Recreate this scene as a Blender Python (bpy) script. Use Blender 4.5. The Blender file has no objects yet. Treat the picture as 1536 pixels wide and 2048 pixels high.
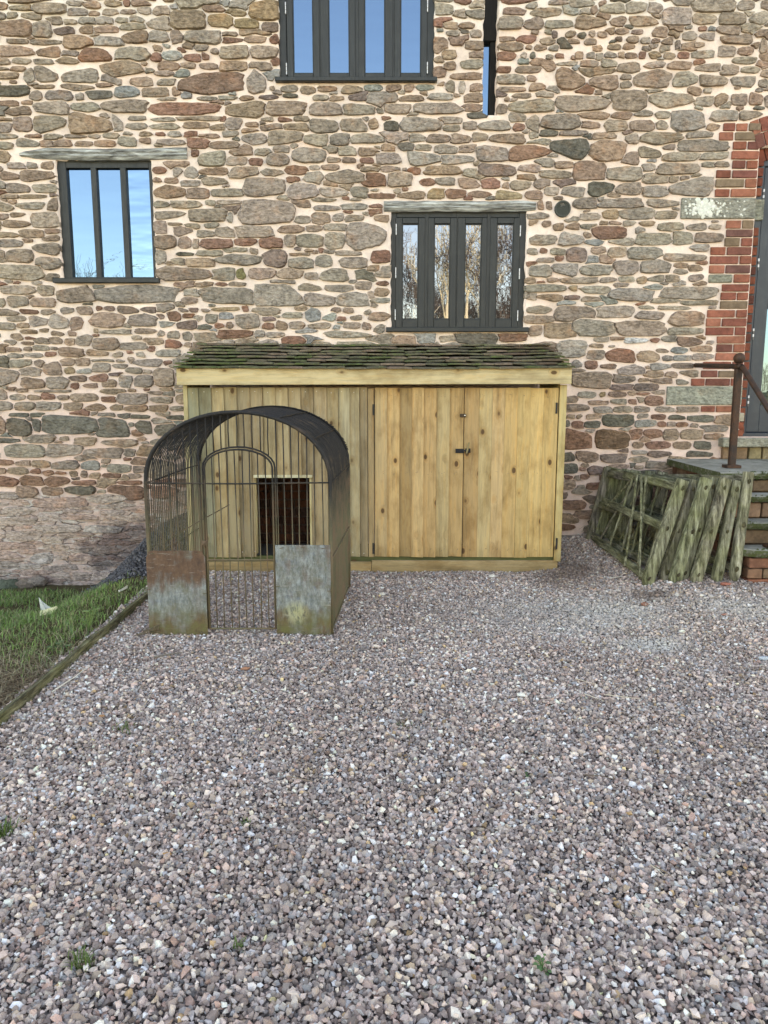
import bpy, bmesh, math, random
import numpy as np
from mathutils import Vector, Matrix, noise
random.seed(7); RNG = np.random.default_rng(7)
SC = bpy.context.scene
COL = SC.collection
R = math.radians
# ------------------------------------------------------------------ camera, sky, sun, exposure
PITCH = R(9.2); FPX = 1550.0; CZ = 1.5
cam_d = bpy.data.cameras.new('camera'); cam = bpy.data.objects.new('camera', cam_d); COL.objects.link(cam)
cam_d.sensor_fit = 'VERTICAL'; cam_d.sensor_height = 24.0; cam_d.lens = 24.0*FPX/2048.0
cam_d.clip_end = 2000; cam_d.clip_start = 0.05
cam.location = (0, 0, CZ); cam.rotation_euler = (R(90)-PITCH, 0, 0)
SC.camera = cam
SUN_EL, SUN_AZ = R(27), R(14)          # the sun stands behind the building: its front is in open shade
world = bpy.data.worlds.new('World'); SC.world = world; world.use_nodes = True
wt = world.node_tree; wt.nodes.clear()
sky = wt.nodes.new('ShaderNodeTexSky'); sky.sky_type = 'NISHITA'; sky.sun_disc = False
sky.sun_elevation = SUN_EL; sky.sun_rotation = SUN_AZ; sky.air_density = 1.0; sky.dust_density = 0.4; sky.ozone_density = 1.6
bg = wt.nodes.new('ShaderNodeBackground'); bg.inputs[1].default_value = 0.15
wo = wt.nodes.new('ShaderNodeOutputWorld'); wt.links.new(sky.outputs[0], bg.inputs[0]); wt.links.new(bg.outputs[0], wo.inputs[0])
sd = bpy.data.lights.new('sun', 'SUN'); sd.energy = 4.0; sd.angle = R(0.53); sd.color = (1.0, .93, .82)
sun = bpy.data.objects.new('sun', sd); COL.objects.link(sun)
sdir = Vector((math.sin(SUN_AZ)*math.cos(SUN_EL), math.cos(SUN_AZ)*math.cos(SUN_EL), math.sin(SUN_EL)))
sun.rotation_euler = sdir.to_track_quat('Z', 'Y').to_euler(); sun.location = (0, 30, 20)
SC.view_settings.view_transform = 'Standard'; SC.view_settings.look = 'None'
SC.view_settings.gamma = 1.0; SC.view_settings.use_curve_mapping = False
SC.view_settings.exposure = 2.62
try:
    SC.view_settings.use_white_balance = True
    SC.view_settings.white_balance_temperature = 11000
    SC.view_settings.white_balance_tint = 18
except Exception: pass
SC.cycles.max_bounces = 6; SC.cycles.diffuse_bounces = 4; SC.cycles.glossy_bounces = 3
SC.cycles.use_denoising = True

# ------------------------------------------------------------------ measuring helpers
YW = 7.0; YS = 6.2; YC = 4.56
cp, sp = math.cos(PITCH), math.sin(PITCH)
def ray(px, py):
    x = (px-768)/FPX; u = (1024-py)/FPX
    return (x, cp+u*sp, -sp+u*cp)
def on_y(px, py, Y):
    d = ray(px, py); t = Y/d[1]
    return (d[0]*t, Y, CZ+d[2]*t)
def sstep(a, b, v):
    t = min(1, max(0, (v-a)/(b-a))); return t*t*(3-2*t)
EDGE_X = -1.83
def H(x, y):
    h = .12*sstep(1.1, 2.2, x)*sstep(4.0, 5.5, y) + .07*sstep(6.25, 6.9, y)*sstep(.9, 1.6, x)*(1-sstep(2.0, 2.5, x))
    h += -.31*sstep(4.0, 6.7, y)*sstep(1.95, 2.7, -x)
    return h
def ground(px, py):
    d = ray(px, py); z = 0
    for _ in range(12):
        t = (z-CZ)/d[2]; x, y = d[0]*t, d[1]*t
        z = .5*z+.5*H(x, y)
    t = (z-CZ)/d[2]
    return (d[0]*t, d[1]*t, z)

# ------------------------------------------------------------------ object helpers
def wloc(o):
    v = Vector((0, 0, 0))
    while o is not None:
        v = v+o.location; o = o.parent
    return v
def tag(o, label=None, cat=None, group=None, kind=None):
    if label: o['label'] = label
    if cat: o['category'] = cat
    if group: o['group'] = group
    if kind: o['kind'] = kind
    return o
def thing(name, label, cat, loc, group=None):
    o = bpy.data.objects.new(name, None); COL.objects.link(o); o.location = loc; o.empty_display_size = .1
    return tag(o, label, cat, group)
class MB:
    def __init__(s): s.v = []; s.f = []; s.c = []
    def add(s, vs, fs, col=(.5, .5, .5, 0)):
        n = len(s.v); s.v.extend(vs)
        s.f.extend([tuple(i+n for i in f) for f in fs])
        if col and isinstance(col[0], (tuple, list)): s.c.extend(col)
        else: s.c.extend([col]*len(vs))
        return s
    def box(s, x0, x1, y0, y1, z0, z1, col=(.5, .5, .5, 0), bev=0.0):
        if x0 > x1: x0, x1 = x1, x0
        if y0 > y1: y0, y1 = y1, y0
        if z0 > z1: z0, z1 = z1, z0
        b = min(bev, (x1-x0)/2.2, (y1-y0)/2.2, (z1-z0)/2.2)
        if b <= 0:
            vs = [(x, y, z) for x in (x0, x1) for y in (y0, y1) for z in (z0, z1)]
            fs = [(0, 1, 3, 2), (4, 6, 7, 5), (0, 4, 5, 1), (2, 3, 7, 6), (0, 2, 6, 4), (1, 5, 7, 3)]
            return s.add(vs, fs, col)
        vs = []; idx = {}
        for i, (xa, sx) in enumerate(((x0, 1), (x1, -1))):
            for j, (ya, sy) in enumerate(((y0, 1), (y1, -1))):
                for k, (za, sz) in enumerate(((z0, 1), (z1, -1))):
                    idx[i, j, k] = len(vs)
                    vs += [(xa, ya+sy*b, za+sz*b), (xa+sx*b, ya, za+sz*b), (xa+sx*b, ya+sy*b, za)]
        fs = []
        g = lambda i, j, k, a: idx[i, j, k]+a
        for i in (0, 1): fs.append([g(i, 0, 0, 0), g(i, 0, 1, 0), g(i, 1, 1, 0), g(i, 1, 0, 0)][::1 if i == 0 else -1])
        for j in (0, 1): fs.append([g(0, j, 0, 1), g(1, j, 0, 1), g(1, j, 1, 1), g(0, j, 1, 1)][::1 if j == 0 else -1])
        for k in (0, 1): fs.append([g(0, 0, k, 2), g(0, 1, k, 2), g(1, 1, k, 2), g(1, 0, k, 2)][::1 if k == 0 else -1])
        for j in (0, 1):
            for k in (0, 1): fs.append((g(0, j, k, 1), g(0, j, k, 2), g(1, j, k, 2), g(1, j, k, 1)))
        for i in (0, 1):
            for k in (0, 1): fs.append((g(i, 0, k, 0), g(i, 0, k, 2), g(i, 1, k, 2), g(i, 1, k, 0)))
        for i in (0, 1):
            for j in (0, 1): fs.append((g(i, j, 0, 0), g(i, j, 0, 1), g(i, j, 1, 1), g(i, j, 1, 0)))
        for q in idx.values(): fs.append((q, q+1, q+2))
        return s.add(vs, fs, col)
    def tube(s, pts, r, n=6, col=(.5, .5, .5, 0), cap=True):
        P = [Vector(p) for p in pts]; m = len(P)
        rr = r if isinstance(r, (list, tuple)) else [r]*m
        vs = []; fs = []; prev = None
        for i in range(m):
            t = (P[min(i+1, m-1)]-P[max(i-1, 0)])
            if t.length < 1e-9: t = Vector((0, 0, 1))
            t.normalize()
            if prev is None:
                a = t.cross(Vector((0, 0, 1)) if abs(t.z) < .9 else Vector((1, 0, 0))).normalized()
            else:
                a = prev-t*prev.dot(t)
                a = a.normalized() if a.length > 1e-6 else t.orthogonal().normalized()
            prev = a; b = t.cross(a)
            for k in range(n):
                an = 2*math.pi*k/n
                vs.append(tuple(P[i]+(a*math.cos(an)+b*math.sin(an))*rr[i]))
        for i in range(m-1):
            for k in range(n):
                k2 = (k+1) % n
                fs.append((i*n+k, i*n+k2, (i+1)*n+k2, (i+1)*n+k))
        if cap: fs.append(tuple(range(n))[::-1]); fs.append(tuple((m-1)*n+k for k in range(n)))
        return s.add(vs, fs, col)
    def beam(s, p0, p1, w, t, col=(.5, .5, .5, 0), side=(1, 0, 0), segs=6, jit=.004, rnd=.3, taper=(1, 1), bow=0, seed=0, point=None):
        """irregular timber: rounded-rectangle section swept from p0 to p1; w along 'side', t across it"""
        p0 = Vector(p0); p1 = Vector(p1); d = (p1-p0); L = d.length; d.normalize()
        a = Vector(side); a = (a-d*a.dot(d)).normalized(); b = d.cross(a)
        cw, ct = w/2, t/2; q = min(cw, ct)*rnd
        sec = [(-cw+q, -ct), (cw-q, -ct), (cw, -ct+q), (cw, ct-q), (cw-q, ct), (-cw+q, ct), (-cw, ct-q), (-cw, -ct+q)]
        vs = []; fs = []
        ks = [i/segs for i in range(segs+1)]
        if point is not None: ks = [0]+[point*.5, point]+[point+(1-point)*i/segs for i in range(1, segs+1)]
        for i, k in enumerate(ks):
            f = taper[0]+(taper[1]-taper[0])*k
            fx = f
            if point is not None and k < point-1e-6: fx = f*(.35+.65*(k/point))
            c = p0+d*(L*k)+b*(bow*4*k*(1-k))
            off = noise.noise_vector(Vector((seed*7.3, k*L*2.5, 1.7)))*jit*2.2
            for j, (u, v) in enumerate(sec):
                nn = noise.noise_vector(Vector((seed*3.1+j*.9, k*L*7, j*1.3)))*jit
                vs.append(tuple(c+a*(u*fx+off.x+nn.x)+b*(v*f+off.y+nn.y)))
        m = len(ks)
        for i in range(m-1):
            for j in range(8):
                j2 = (j+1) % 8
                fs.append((i*8+j, i*8+j2, (i+1)*8+j2, (i+1)*8+j))
        fs.append(tuple(range(8))[::-1]); fs.append(tuple((m-1)*8+j for j in range(8)))
        return s.add(vs, fs, col)
    def build(s, name, mat, parent=None, smooth=False, kind=None, label=None, loc=None):
        me = bpy.data.meshes.new(name)
        base = wloc(parent) if parent is not None else Vector((0, 0, 0))
        if loc is not None: base = Vector(loc)
        V = np.array(s.v, dtype=np.float64).reshape(-1, 3)-np.array(base)
        me.from_pydata(V.tolist(), [], s.f)
        at = me.color_attributes.new('Col', 'FLOAT_COLOR', 'POINT')
        at.data.foreach_set('color', np.array(s.c, dtype=np.float32).reshape(-1, 4).ravel())
        if smooth: me.polygons.foreach_set('use_smooth', [True]*len(me.polygons))
        me.materials.append(mat); me.update()
        o = bpy.data.objects.new(name, me); COL.objects.link(o)
        if parent is not None:
            o.parent = parent
            if loc is not None: o.location = Vector(loc)-wloc(parent)
        else: o.location = base
        if kind: o['kind'] = kind
        if label: o['label'] = label
        return o
def rv(a, b): return random.uniform(a, b)
def jc(c, j=.12, a=None):
    k = 1+rv(-j, j)
    return (c[0]*k*(1+rv(-j, j)*.25), c[1]*k, c[2]*k*(1+rv(-j, j)*.25), random.random() if a is None else a)

# ------------------------------------------------------------------ materials
class NT:
    def __init__(s, name):
        s.m = bpy.data.materials.new(name); s.m.use_nodes = True; s.t = s.m.node_tree; s.t.nodes.clear()
        s.out = s.n('ShaderNodeOutputMaterial'); s.b = s.n('ShaderNodeBsdfPrincipled')
        s.t.links.new(s.b.outputs[0], s.out.inputs[0])
        s.co = s.n('ShaderNodeTexCoord').outputs['Object']
    def n(s, t): return s.t.nodes.new(t)
    def l(s, a, b): s.t.links.new(a, b)
    def set(s, sock, v):
        if hasattr(v, 'is_linked') or hasattr(v, 'links'): s.l(v, sock)
        else: sock.default_value = v
    def attr(s, nm='Col'):
        a = s.n('ShaderNodeAttribute'); a.attribute_name = nm; return a
    def math(s, op, a, b=0.0, clamp=False):
        m = s.n('ShaderNodeMath'); m.operation = op; m.use_clamp = clamp; s.set(m.inputs[0], a); s.set(m.inputs[1], b); return m.outputs[0]
    def vmath(s, op, a, b):
        m = s.n('ShaderNodeVectorMath'); m.operation = op; s.set(m.inputs[0], a); s.set(m.inputs[1], b); return m.outputs[0]
    def scale(s, v, sc): return s.vmath('MULTIPLY', v, sc)
    def noise(s, v, sc, det=4, rough=.55, dist=0, out=0):
        x = s.n('ShaderNodeTexNoise'); s.l(v, x.inputs['Vector']); x.inputs['Scale'].default_value = sc; x.inputs['Detail'].default_value = det
        x.inputs['Roughness'].default_value = rough; x.inputs['Distortion'].default_value = dist; return x.outputs[out]
    def vor(s, v, sc, feat='F1', out='Distance', rnd=1.0):
        x = s.n('ShaderNodeTexVoronoi'); x.feature = feat; s.l(v, x.inputs['Vector']); x.inputs['Scale'].default_value = sc
        x.inputs['Randomness'].default_value = rnd; return x.outputs[out]
    def ramp(s, v, pts):
        x = s.n('ShaderNodeValToRGB'); s.l(v, x.inputs[0]); e = x.color_ramp.elements
        while len(e) < len(pts): e.new(.5)
        for i, (p, c) in enumerate(pts):
            e[i].position = p; e[i].color = (c, c, c, 1) if not hasattr(c, '__len__') else (c[0], c[1], c[2], 1)
        return x.outputs[0]
    def mix(s, f, a, b, mode='MIX'):
        x = s.n('ShaderNodeMix'); x.data_type = 'RGBA'; x.blend_type = mode; s.set(x.inputs[0], f)
        for i, v in ((6, a), (7, b)):
            if isinstance(v, tuple): x.inputs[i].default_value = (v[0], v[1], v[2], 1)
            else: s.l(v, x.inputs[i])
        return x.outputs[2]
    def mr(s, v, a, b, c=0.0, d=1.0):
        x = s.n('ShaderNodeMapRange'); s.l(v, x.inputs[0])
        for i, q in enumerate((a, b, c, d)): x.inputs[i+1].default_value = q
        return x.outputs[0]
    def bump(s, h, dist=.01, st=1.0, prev=None):
        x = s.n('ShaderNodeBump'); s.l(h, x.inputs['Height']); x.inputs['Distance'].default_value = dist; x.inputs['Strength'].default_value = st
        if prev is not None: s.l(prev, x.inputs['Normal'])
        return x.outputs[0]
    def fin(s, col, rough=.9, normal=None, spec=.3, metal=0.0):
        s.set(s.b.inputs['Base Color'], (col[0], col[1], col[2], 1) if isinstance(col, tuple) else col)
        s.set(s.b.inputs['Roughness'], rough); s.set(s.b.inputs['Metallic'], metal)
        s.b.inputs['Specular IOR Level'].default_value = spec
        if normal is not None: s.l(normal, s.b.inputs['Normal'])
        return s.m

def stain(n, col):
    g = n.n('ShaderNodeNewGeometry'); p = n.vmath('MULTIPLY', n.vmath('SUBTRACT', g.outputs['Position'], (-2.20, 7, .0)), (1/.62, 0, 1/.30))
    ln = n.n('ShaderNodeVectorMath'); ln.operation = 'LENGTH'; n.l(p, ln.inputs[0])
    d = n.math('ADD', ln.outputs['Value'], n.mr(n.noise(g.outputs['Position'], 7, 6, .7), .3, .7, -.4, .4))
    return n.mix(n.mr(d, 1.1, .75, 0, .78), col, n.mix(1.0, col, (.30, .29, .33), 'MULTIPLY'))
def m_stone(nm='rubble_stone', lich=.5, bd=.012, fine=60):
    n = NT(nm); a = n.attr(); c = n.co
    cc = n.vmath('ADD', c, n.scale(a.outputs['Alpha'], (3, 7, 5)))
    big = n.noise(cc, 9, 5, .6); mid = n.noise(n.scale(cc, (1, 1, 1.8)), 32, 6, .65); fin = n.noise(cc, fine*3, 4, .7)
    k = n.math('ADD', n.mr(big, .3, .7, .70, 1.28), n.mr(mid, .3, .7, -.5, .5))
    base = n.mix(1.0, a.outputs['Color'], n.n_gray(k) if hasattr(n, 'n_gray') else n.comb(k), 'MULTIPLY')
    warm = n.mix(n.mr(n.noise(cc, 7, 4, .6), .54, .72, 0, .6), base, n.mix(1.0, base, (1.3, .95, .74), 'MULTIPLY'))
    sp = n.mr(fin, .62, .75, 0, .4)
    col = n.mix(sp, warm, (.50, .46, .40))
    l1 = n.mr(n.noise(n.vmath('ADD', c, (4, 4, 4)), 14, 6, .75), .64-.06*lich, .70, 0, .75*lich)
    col = n.mix(l1, col, (.56, .54, .46))
    dk = n.mr(n.noise(n.scale(cc, (1, 1, 2.2)), 24, 8, .8), .45, .36, 0, .85)
    col = n.mix(dk, col, n.mix(1.0, col, (.38, .36, .34), 'MULTIPLY'))
    col = stain(n, col)
    h = n.math('ADD', n.math('MULTIPLY', mid, 1.0), n.math('MULTIPLY', fin, .25))
    h = n.math('ADD', h, n.math('MULTIPLY', n.vor(n.scale(cc, (1, 1, 1.6)), 14, 'F1'), .5))
    return n.fin(col, .9, n.bump(h, bd*1.9, 1.0), .3)
NT.comb = lambda s, v: (lambda x: ([s.l(v, x.inputs[i]) for i in range(3)], x.outputs[0])[1])(s.n('ShaderNodeCombineColor'))
def m_mortar():
    n = NT('lime_mortar'); a = n.attr(); c = n.co
    big = n.noise(c, 2.2, 5, .6); mid = n.noise(c, 18, 6, .7); fin = n.noise(c, 170, 4, .7)
    k = n.math('ADD', n.mr(big, .3, .7, .86, 1.12), n.mr(mid, .3, .7, -.13, .10))
    col = n.mix(1.0, a.outputs['Color'], n.comb(k), 'MULTIPLY')
    col = n.mix(n.mr(fin, .35, .6, .35, 0), col, n.mix(1.0, col, (.72, .62, .55), 'MULTIPLY'))
    # weathered foot of the wall (attribute alpha): stained, smeared coats
    st = n.noise(n.scale(c, (1, 1, 1.6)), 5.5, 8, .7); st2 = n.noise(n.vmath('ADD', c, (9, 2, 5)), 3.1, 7, .65)
    st = n.noise(n.scale(c, (1, 1, 2.0)), 6, 9, .75)
    w = n.ramp(st, [(.3, (.26, .21, .19)), (.38, (.48, .385, .35)), (.48, (.60, .43, .37)), (.56, (.62, .54, .50)), (.68, (.76, .72, .67))])
    w = n.mix(n.mr(st2, .45, .62), w, n.mix(1.0, w, (.72, .76, .78), 'MULTIPLY'))
    w = n.mix(n.mr(mid, .62, .74), w, (.62, .58, .53))
    ce = n.vor(n.vmath('ADD', n.scale(c, (4.6, 4.6, 11.5)), n.scale(n.noise(c, 6, 4, .6, 0, 1), (.9, .9, .9))), 1.0, 'DISTANCE_TO_EDGE')
    crk = n.math('MULTIPLY', n.mr(ce, .055, .0), n.mr(st2, .38, .56), True)
    w = n.mix(n.math('MULTIPLY', crk, .55), w, (.075, .06, .05))
    col = n.mix(a.outputs['Alpha'], col, w)
    col = stain(n, col)
    h = n.math('ADD', n.math('MULTIPLY', mid, .8), n.math('MULTIPLY', fin, .3))
    h = n.math('ADD', h, n.math('MULTIPLY', st, n.math('MULTIPLY', a.outputs['Alpha'], 3.0)))
    h = n.math('SUBTRACT', h, n.math('MULTIPLY', crk, n.math('MULTIPLY', a.outputs['Alpha'], 2.5)))
    return n.fin(col, .95, n.bump(h, .011, .9), .15)
def m_brick():
    n = NT('red_brick'); a = n.attr(); c = n.vmath('ADD', n.co, n.scale(a.outputs['Alpha'], (3, 7, 5)))
    big = n.noise(c, 14, 5, .6); fin = n.noise(c, 120, 5, .7); mid = n.noise(c, 40, 4)
    col = n.mix(1.0, a.outputs['Color'], n.comb(n.math('ADD', n.mr(big, .3, .7, .7, 1.2), n.mr(mid, .3, .7, -.15, .15))), 'MULTIPLY')
    col = n.mix(n.mr(fin, .62, .72, 0, .5), col, (.42, .30, .24))
    col = n.mix(n.mr(n.noise(n.vmath('ADD', n.co, (7, 7, 7)), 11, 6, .75), .62, .7, 0, .6), col, (.48, .42, .36))
    return n.fin(col, .9, n.bump(n.math('ADD', fin, big), .005, .8), .25)
def m_paint(nm, col, rough=.45):
    n = NT(nm); d = n.noise(n.co, 7, 6, .7); g = n.noise(n.scale(n.co, (60, 60, 3)), 2, 4, .6)
    c = n.mix(n.mr(d, .5, .75, 0, .5), col, (col[0]*1.9+.008, col[1]*1.8+.008, col[2]*1.6+.008))
    return n.fin(c, n.mr(g, .3, .7, rough-.06, rough+.15), n.bump(g, .001, .6), .4)
def m_glass(nm='reflecting_glass', wav=.0, refl=.34, tint=(.36, .66, 1.0)):
    n = NT(nm); n.t.nodes.remove(n.b)
    g = n.n('ShaderNodeBsdfGlossy'); g.inputs['Roughness'].default_value = .01; g.inputs['Color'].default_value = tint+(1,)  # tint puts the mirrored sky's blue into the gloss colour
    d = n.n('ShaderNodeBsdfDiffuse'); d.inputs['Color'].default_value = (.012, .014, .015, 1)  # near-black base stands for the unlit rooms behind the panes
    m = n.n('ShaderNodeMixShader'); lw = n.n('ShaderNodeLayerWeight'); lw.inputs['Blend'].default_value = .3
    n.l(n.math('ADD', n.math('MULTIPLY', lw.outputs['Facing'], .25), refl), m.inputs[0]); n.l(d.outputs[0], m.inputs[1]); n.l(g.outputs[0], m.inputs[2]); n.l(m.outputs[0], n.out.inputs[0])
    h = n.noise(n.scale(n.co, (.6, 1, 2.4)), 3.5, 2, .4)
    bb = n.bump(h, .0006+wav, 1.0)
    n.l(bb, g.inputs['Normal']); return n.m
def m_newwood(nm='treated_softwood', horiz=False):
    n = NT(nm); a = n.attr(); co = n.co
    if horiz:
        sx = n.n('ShaderNodeSeparateXYZ'); n.l(n.co, sx.inputs[0]); cx = n.n('ShaderNodeCombineXYZ')
        for i, j in ((0, 2), (1, 1), (2, 0)): n.l(sx.outputs[i], cx.inputs[j])
        co = cx.outputs[0]
    c = n.vmath('ADD', co, n.scale(a.outputs['Alpha'], (13, 5, 37)))
    kd = n.vor(n.scale(c, (1.0, .15, .62)), 8.5); kc = n.vor(n.scale(c, (1.0, .15, .62)), 8.5, 'F1', 'Color')
    sep = n.n('ShaderNodeSeparateColor'); n.l(kc, sep.inputs[0])
    has = n.math('GREATER_THAN', sep.outputs[0], .36)
    kn = n.math('MULTIPLY', n.mr(kd, .10, .15, 1, 0), has)
    halo = n.math('MULTIPLY', n.mr(kd, .10, .30, 1, 0), has)
    w = n.noise(c, 3, 3, .5, 0, 1)
    cg = n.vmath('ADD', n.scale(c, (26, 10, 1.1)), n.scale(w, (.9, .9, .4)))
    cg = n.vmath('ADD', cg, n.scale(n.comb(halo), (1.3, 0, 1.0)))
    gr = n.noise(cg, 1.6, 6, .62); fi = n.noise(n.scale(c, (160, 80, 4)), 1.5, 4, .6)
    k = n.math('ADD', n.mr(gr, .3, .7, .66, 1.16), n.mr(fi, .3, .7, -.10, .09))
    col = n.mix(1.0, a.outputs['Color'], n.comb(k), 'MULTIPLY')
    col = n.mix(n.mr(gr, .50, .66, 0, .5), col, n.mix(1.0, col, (.80, .64, .44), 'MULTIPLY'))
    st = n.noise(n.scale(c, (1.8, 1, .8)), 4, 5, .65)
    col = n.mix(n.mr(st, .46, .66, 0, .75), col, n.mix(1.0, col, (.60, .52, .42), 'MULTIPLY'))
    sz = n.n('ShaderNodeSeparateXYZ'); n.l(n.co, sz.inputs[0])
    spl = n.math('ADD', n.mr(sz.outputs[2], .26, .03), n.mr(n.noise(n.scale(c, (2, 1, .5)), 9, 5, .7), .35, .65, -.45, .35), True)
    col = n.mix(n.math('MULTIPLY', spl, .55), col, n.mix(1.0, col, (.50, .46, .36), 'MULTIPLY'))
    drp = n.mr(n.noise(n.scale(c, (1, 1, .12)), 22, 5, .65), .58, .72, 0, .55)
    col = n.mix(drp, col, n.mix(1.0, col, (.62, .58, .52), 'MULTIPLY'))
    col = n.mix(n.math('MULTIPLY', halo, .55), col, n.mix(1.0, col, (.72, .54, .34), 'MULTIPLY'))
    col = n.mix(n.math('MULTIPLY', kn, .9), col, (.085, .042, .020))
    h = n.math('SUBTRACT', n.math('ADD', gr, n.math('MULTIPLY', fi, .4)), n.math('MULTIPLY', kn, .4))
    return n.fin(col, .78, n.bump(h, .003, .7), .3)
def m_oldwood(nm, green=.6, dark=1.0, axis='z'):
    n = NT(nm); a = n.attr(); c = n.vmath('ADD', n.co, n.scale(a.outputs['Alpha'], (11, 5, 31)))
    s1 = {'z': (1, 1, .1), 'x': (.1, 1, 1), 'y': (1, .12, 1)}[axis]
    cs = n.vmath('ADD', n.scale(c, s1), n.scale(n.noise(c, 5, 3, .5, 0, 1), (.013, .013, .013)))
    gr = n.noise(cs, 42, 7, .72); cr = n.noise(cs, 95, 4, .6); pt = n.noise(c, 6, 5, .65); pt2 = n.noise(c, 17, 5, .7)
    col = n.ramp(gr, [(.34, (.020*dark, .018*dark, .015*dark)), (.44, (.10*dark, .09*dark, .075*dark)), (.54, (.21*dark, .195*dark, .165*dark)), (.68, (.42*dark, .40*dark, .35*dark))])
    col = n.mix(1.0, col, a.outputs['Color'], 'MULTIPLY')
    gcol = n.mix(pt2, (.050, .062, .026), (.165, .180, .080))
    gm = n.math('MULTIPLY', n.mr(pt, .38, .66), green)
    col = n.mix(gm, col, n.mix(.55, gcol, n.mix(1.0, col, (.90, .94, .60), 'MULTIPLY')))
    col = n.mix(n.mr(pt2, .66, .74, 0, .55*green), col, (.33, .37, .27))
    return n.fin(col, .9, n.bump(n.math('ADD', gr, n.math('MULTIPLY', cr, .5)), .009, 1.0), .2)
def m_tile():
    n = NT('mossy_stone_tile'); a = n.attr(); c = n.vmath('ADD', n.co, n.scale(a.outputs['Alpha'], (5, 3, 7)))
    p = n.noise(n.co, 4.5, 5, .7); q = n.noise(c, 38, 6, .72); f = n.noise(c, 150, 3, .7)
    col = n.mix(1.0, a.outputs['Color'], n.comb(n.mr(q, .25, .75, .5, 1.45)), 'MULTIPLY')
    gm = n.math('ADD', n.mr(p, .40, .62), n.mr(a.outputs['Alpha'], 0, 1, -.45, .3), True)
    moss = n.mix(n.mr(q, .35, .65), (.035, .055, .020), (.11, .145, .055))
    col = n.mix(n.math('MULTIPLY', gm, n.mr(q, .30, .5)), col, moss)
    col = n.mix(n.mr(f, .70, .76, 0, .5), col, (.30, .30, .20))
    return n.fin(col, .95, n.bump(n.math('ADD', q, n.math('MULTIPLY', f, .4)), .008, 1.0), .15)
def m_iron(nm, base, rust, amt=.5, rough=.7):
    n = NT(nm); p = n.noise(n.co, 9, 6, .7); q = n.noise(n.co, 60, 5, .7)
    col = n.mix(n.mr(p, .62-.3*amt, .78-.3*amt), base, rust)
    col = n.mix(n.mr(q, .35, .65, .5, 0), col, n.mix(1.0, col, (.5, .5, .5), 'MULTIPLY'))
    return n.fin(col, rough, n.bump(q, .002, .8), .35, .15)
def m_cage():
    n = NT('rusty_black_wire'); p = n.noise(n.co, 7, 5, .7); q = n.noise(n.co, 70, 4, .7)
    s = n.n('ShaderNodeSeparateXYZ'); n.l(n.co, s.inputs[0])
    low = n.math('ADD', n.mr(s.outputs[2], 1.05, .55), n.mr(p, .4, .7, -.35, .35), True)   # the weathered legs carry algae and rust
    old = n.mix(n.mr(p, .38, .60), (.165, .155, .085), (.15, .10, .065))
    col = n.mix(low, (.014, .014, .015), old)
    col = n.mix(n.mr(q, .55, .75, 0, .5), col, (.11, .075, .045))
    return n.fin(col, .72, n.bump(q, .0015, .8), .4, .1)
def m_sheet(nm, seed, rusty):
    n = NT(nm); c = n.vmath('ADD', n.co, (seed, 0, seed*.7))
    s = n.n('ShaderNodeSeparateXYZ'); n.l(n.co, s.inputs[0])
    p = n.noise(c, 3.6, 6, .62); q = n.noise(c, 14, 7, .75); f = n.noise(n.scale(c, (1, 1, .35)), 46, 6, .78); dr = n.noise(n.scale(c, (1, 1, .12)), 16, 5, .6)
    zinc = n.mix(n.mr(f, .36, .64), (.085, .105, .105), (.29, .33, .335))
    zinc = n.mix(n.mr(n.noise(c, 8, 6, .7), .45, .62, 0, .75), zinc, (.125, .115, .075))
    zinc = n.mix(n.mr(q, .52, .7, 0, .6), zinc, (.10, .13, .19))
    rust = n.ramp(n.math('ADD', n.math('MULTIPLY', q, .6), n.math('MULTIPLY', f, .4)), [(.36, (.050, .028, .020)), (.5, (.10, .054, .034)), (.62, (.15, .085, .052)), (.72, (.20, .14, .10))])
    v = n.mr(s.outputs[2], .0, .62)            # height up the sheet
    if rusty:
        sx_ = n.n('ShaderNodeSeparateXYZ'); n.l(n.co, sx_.inputs[0])
        g = n.math('ADD', n.math('ADD', n.mr(v, .36, .58), n.mr(v, .24, .08, 0, 1)), n.mr(sx_.outputs[0], .25, .0, -.05, .55))
    else: g = n.math('ADD', n.mr(v, .34, .16, 0, 1), n.mr(v, .95, 1.05, 0, .3))
    g = n.math('ADD', g, n.mr(p, .34, .66, -.8, .7)); g = n.math('ADD', g, n.mr(dr, .4, .62, -.34, .34))
    g = n.math('ADD', g, n.mr(q, .35, .65, -.25, .3)); g = n.mr(g, .0, 1.15)
    lines = n.noise(n.scale(c, (.15, 1, 1)), 60, 4, .7)
    col = n.mix(g, zinc, rust)
    col = n.mix(n.mr(lines, .60, .68, 0, .35), col, (.42, .43, .40))
    gr = n.math('MULTIPLY', n.mr(v, .36, .08), n.mr(n.noise(c, 6, 5, .7), .36, .56), True)
    col = n.mix(n.math('MULTIPLY', gr, .75), col, (.105, .115, .035))
    if not rusty:
        dv = n.vmath('SUBTRACT', n.co, (.12, 0, .14)); ln = n.n('ShaderNodeVectorMath'); ln.operation = 'LENGTH'; n.l(dv, ln.inputs[0])
        spot = n.math('MULTIPLY', n.mr(ln.outputs['Value'], .085, .03), n.mr(f, .42, .52), True)
        col = n.mix(n.math('MULTIPLY', spot, .7), col, (.38, .38, .20))
    return n.fin(col, .62, n.bump(n.math('ADD', f, q), .0015, .8), .4, n.mr(g, 0, 1, .25, 0))
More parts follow.
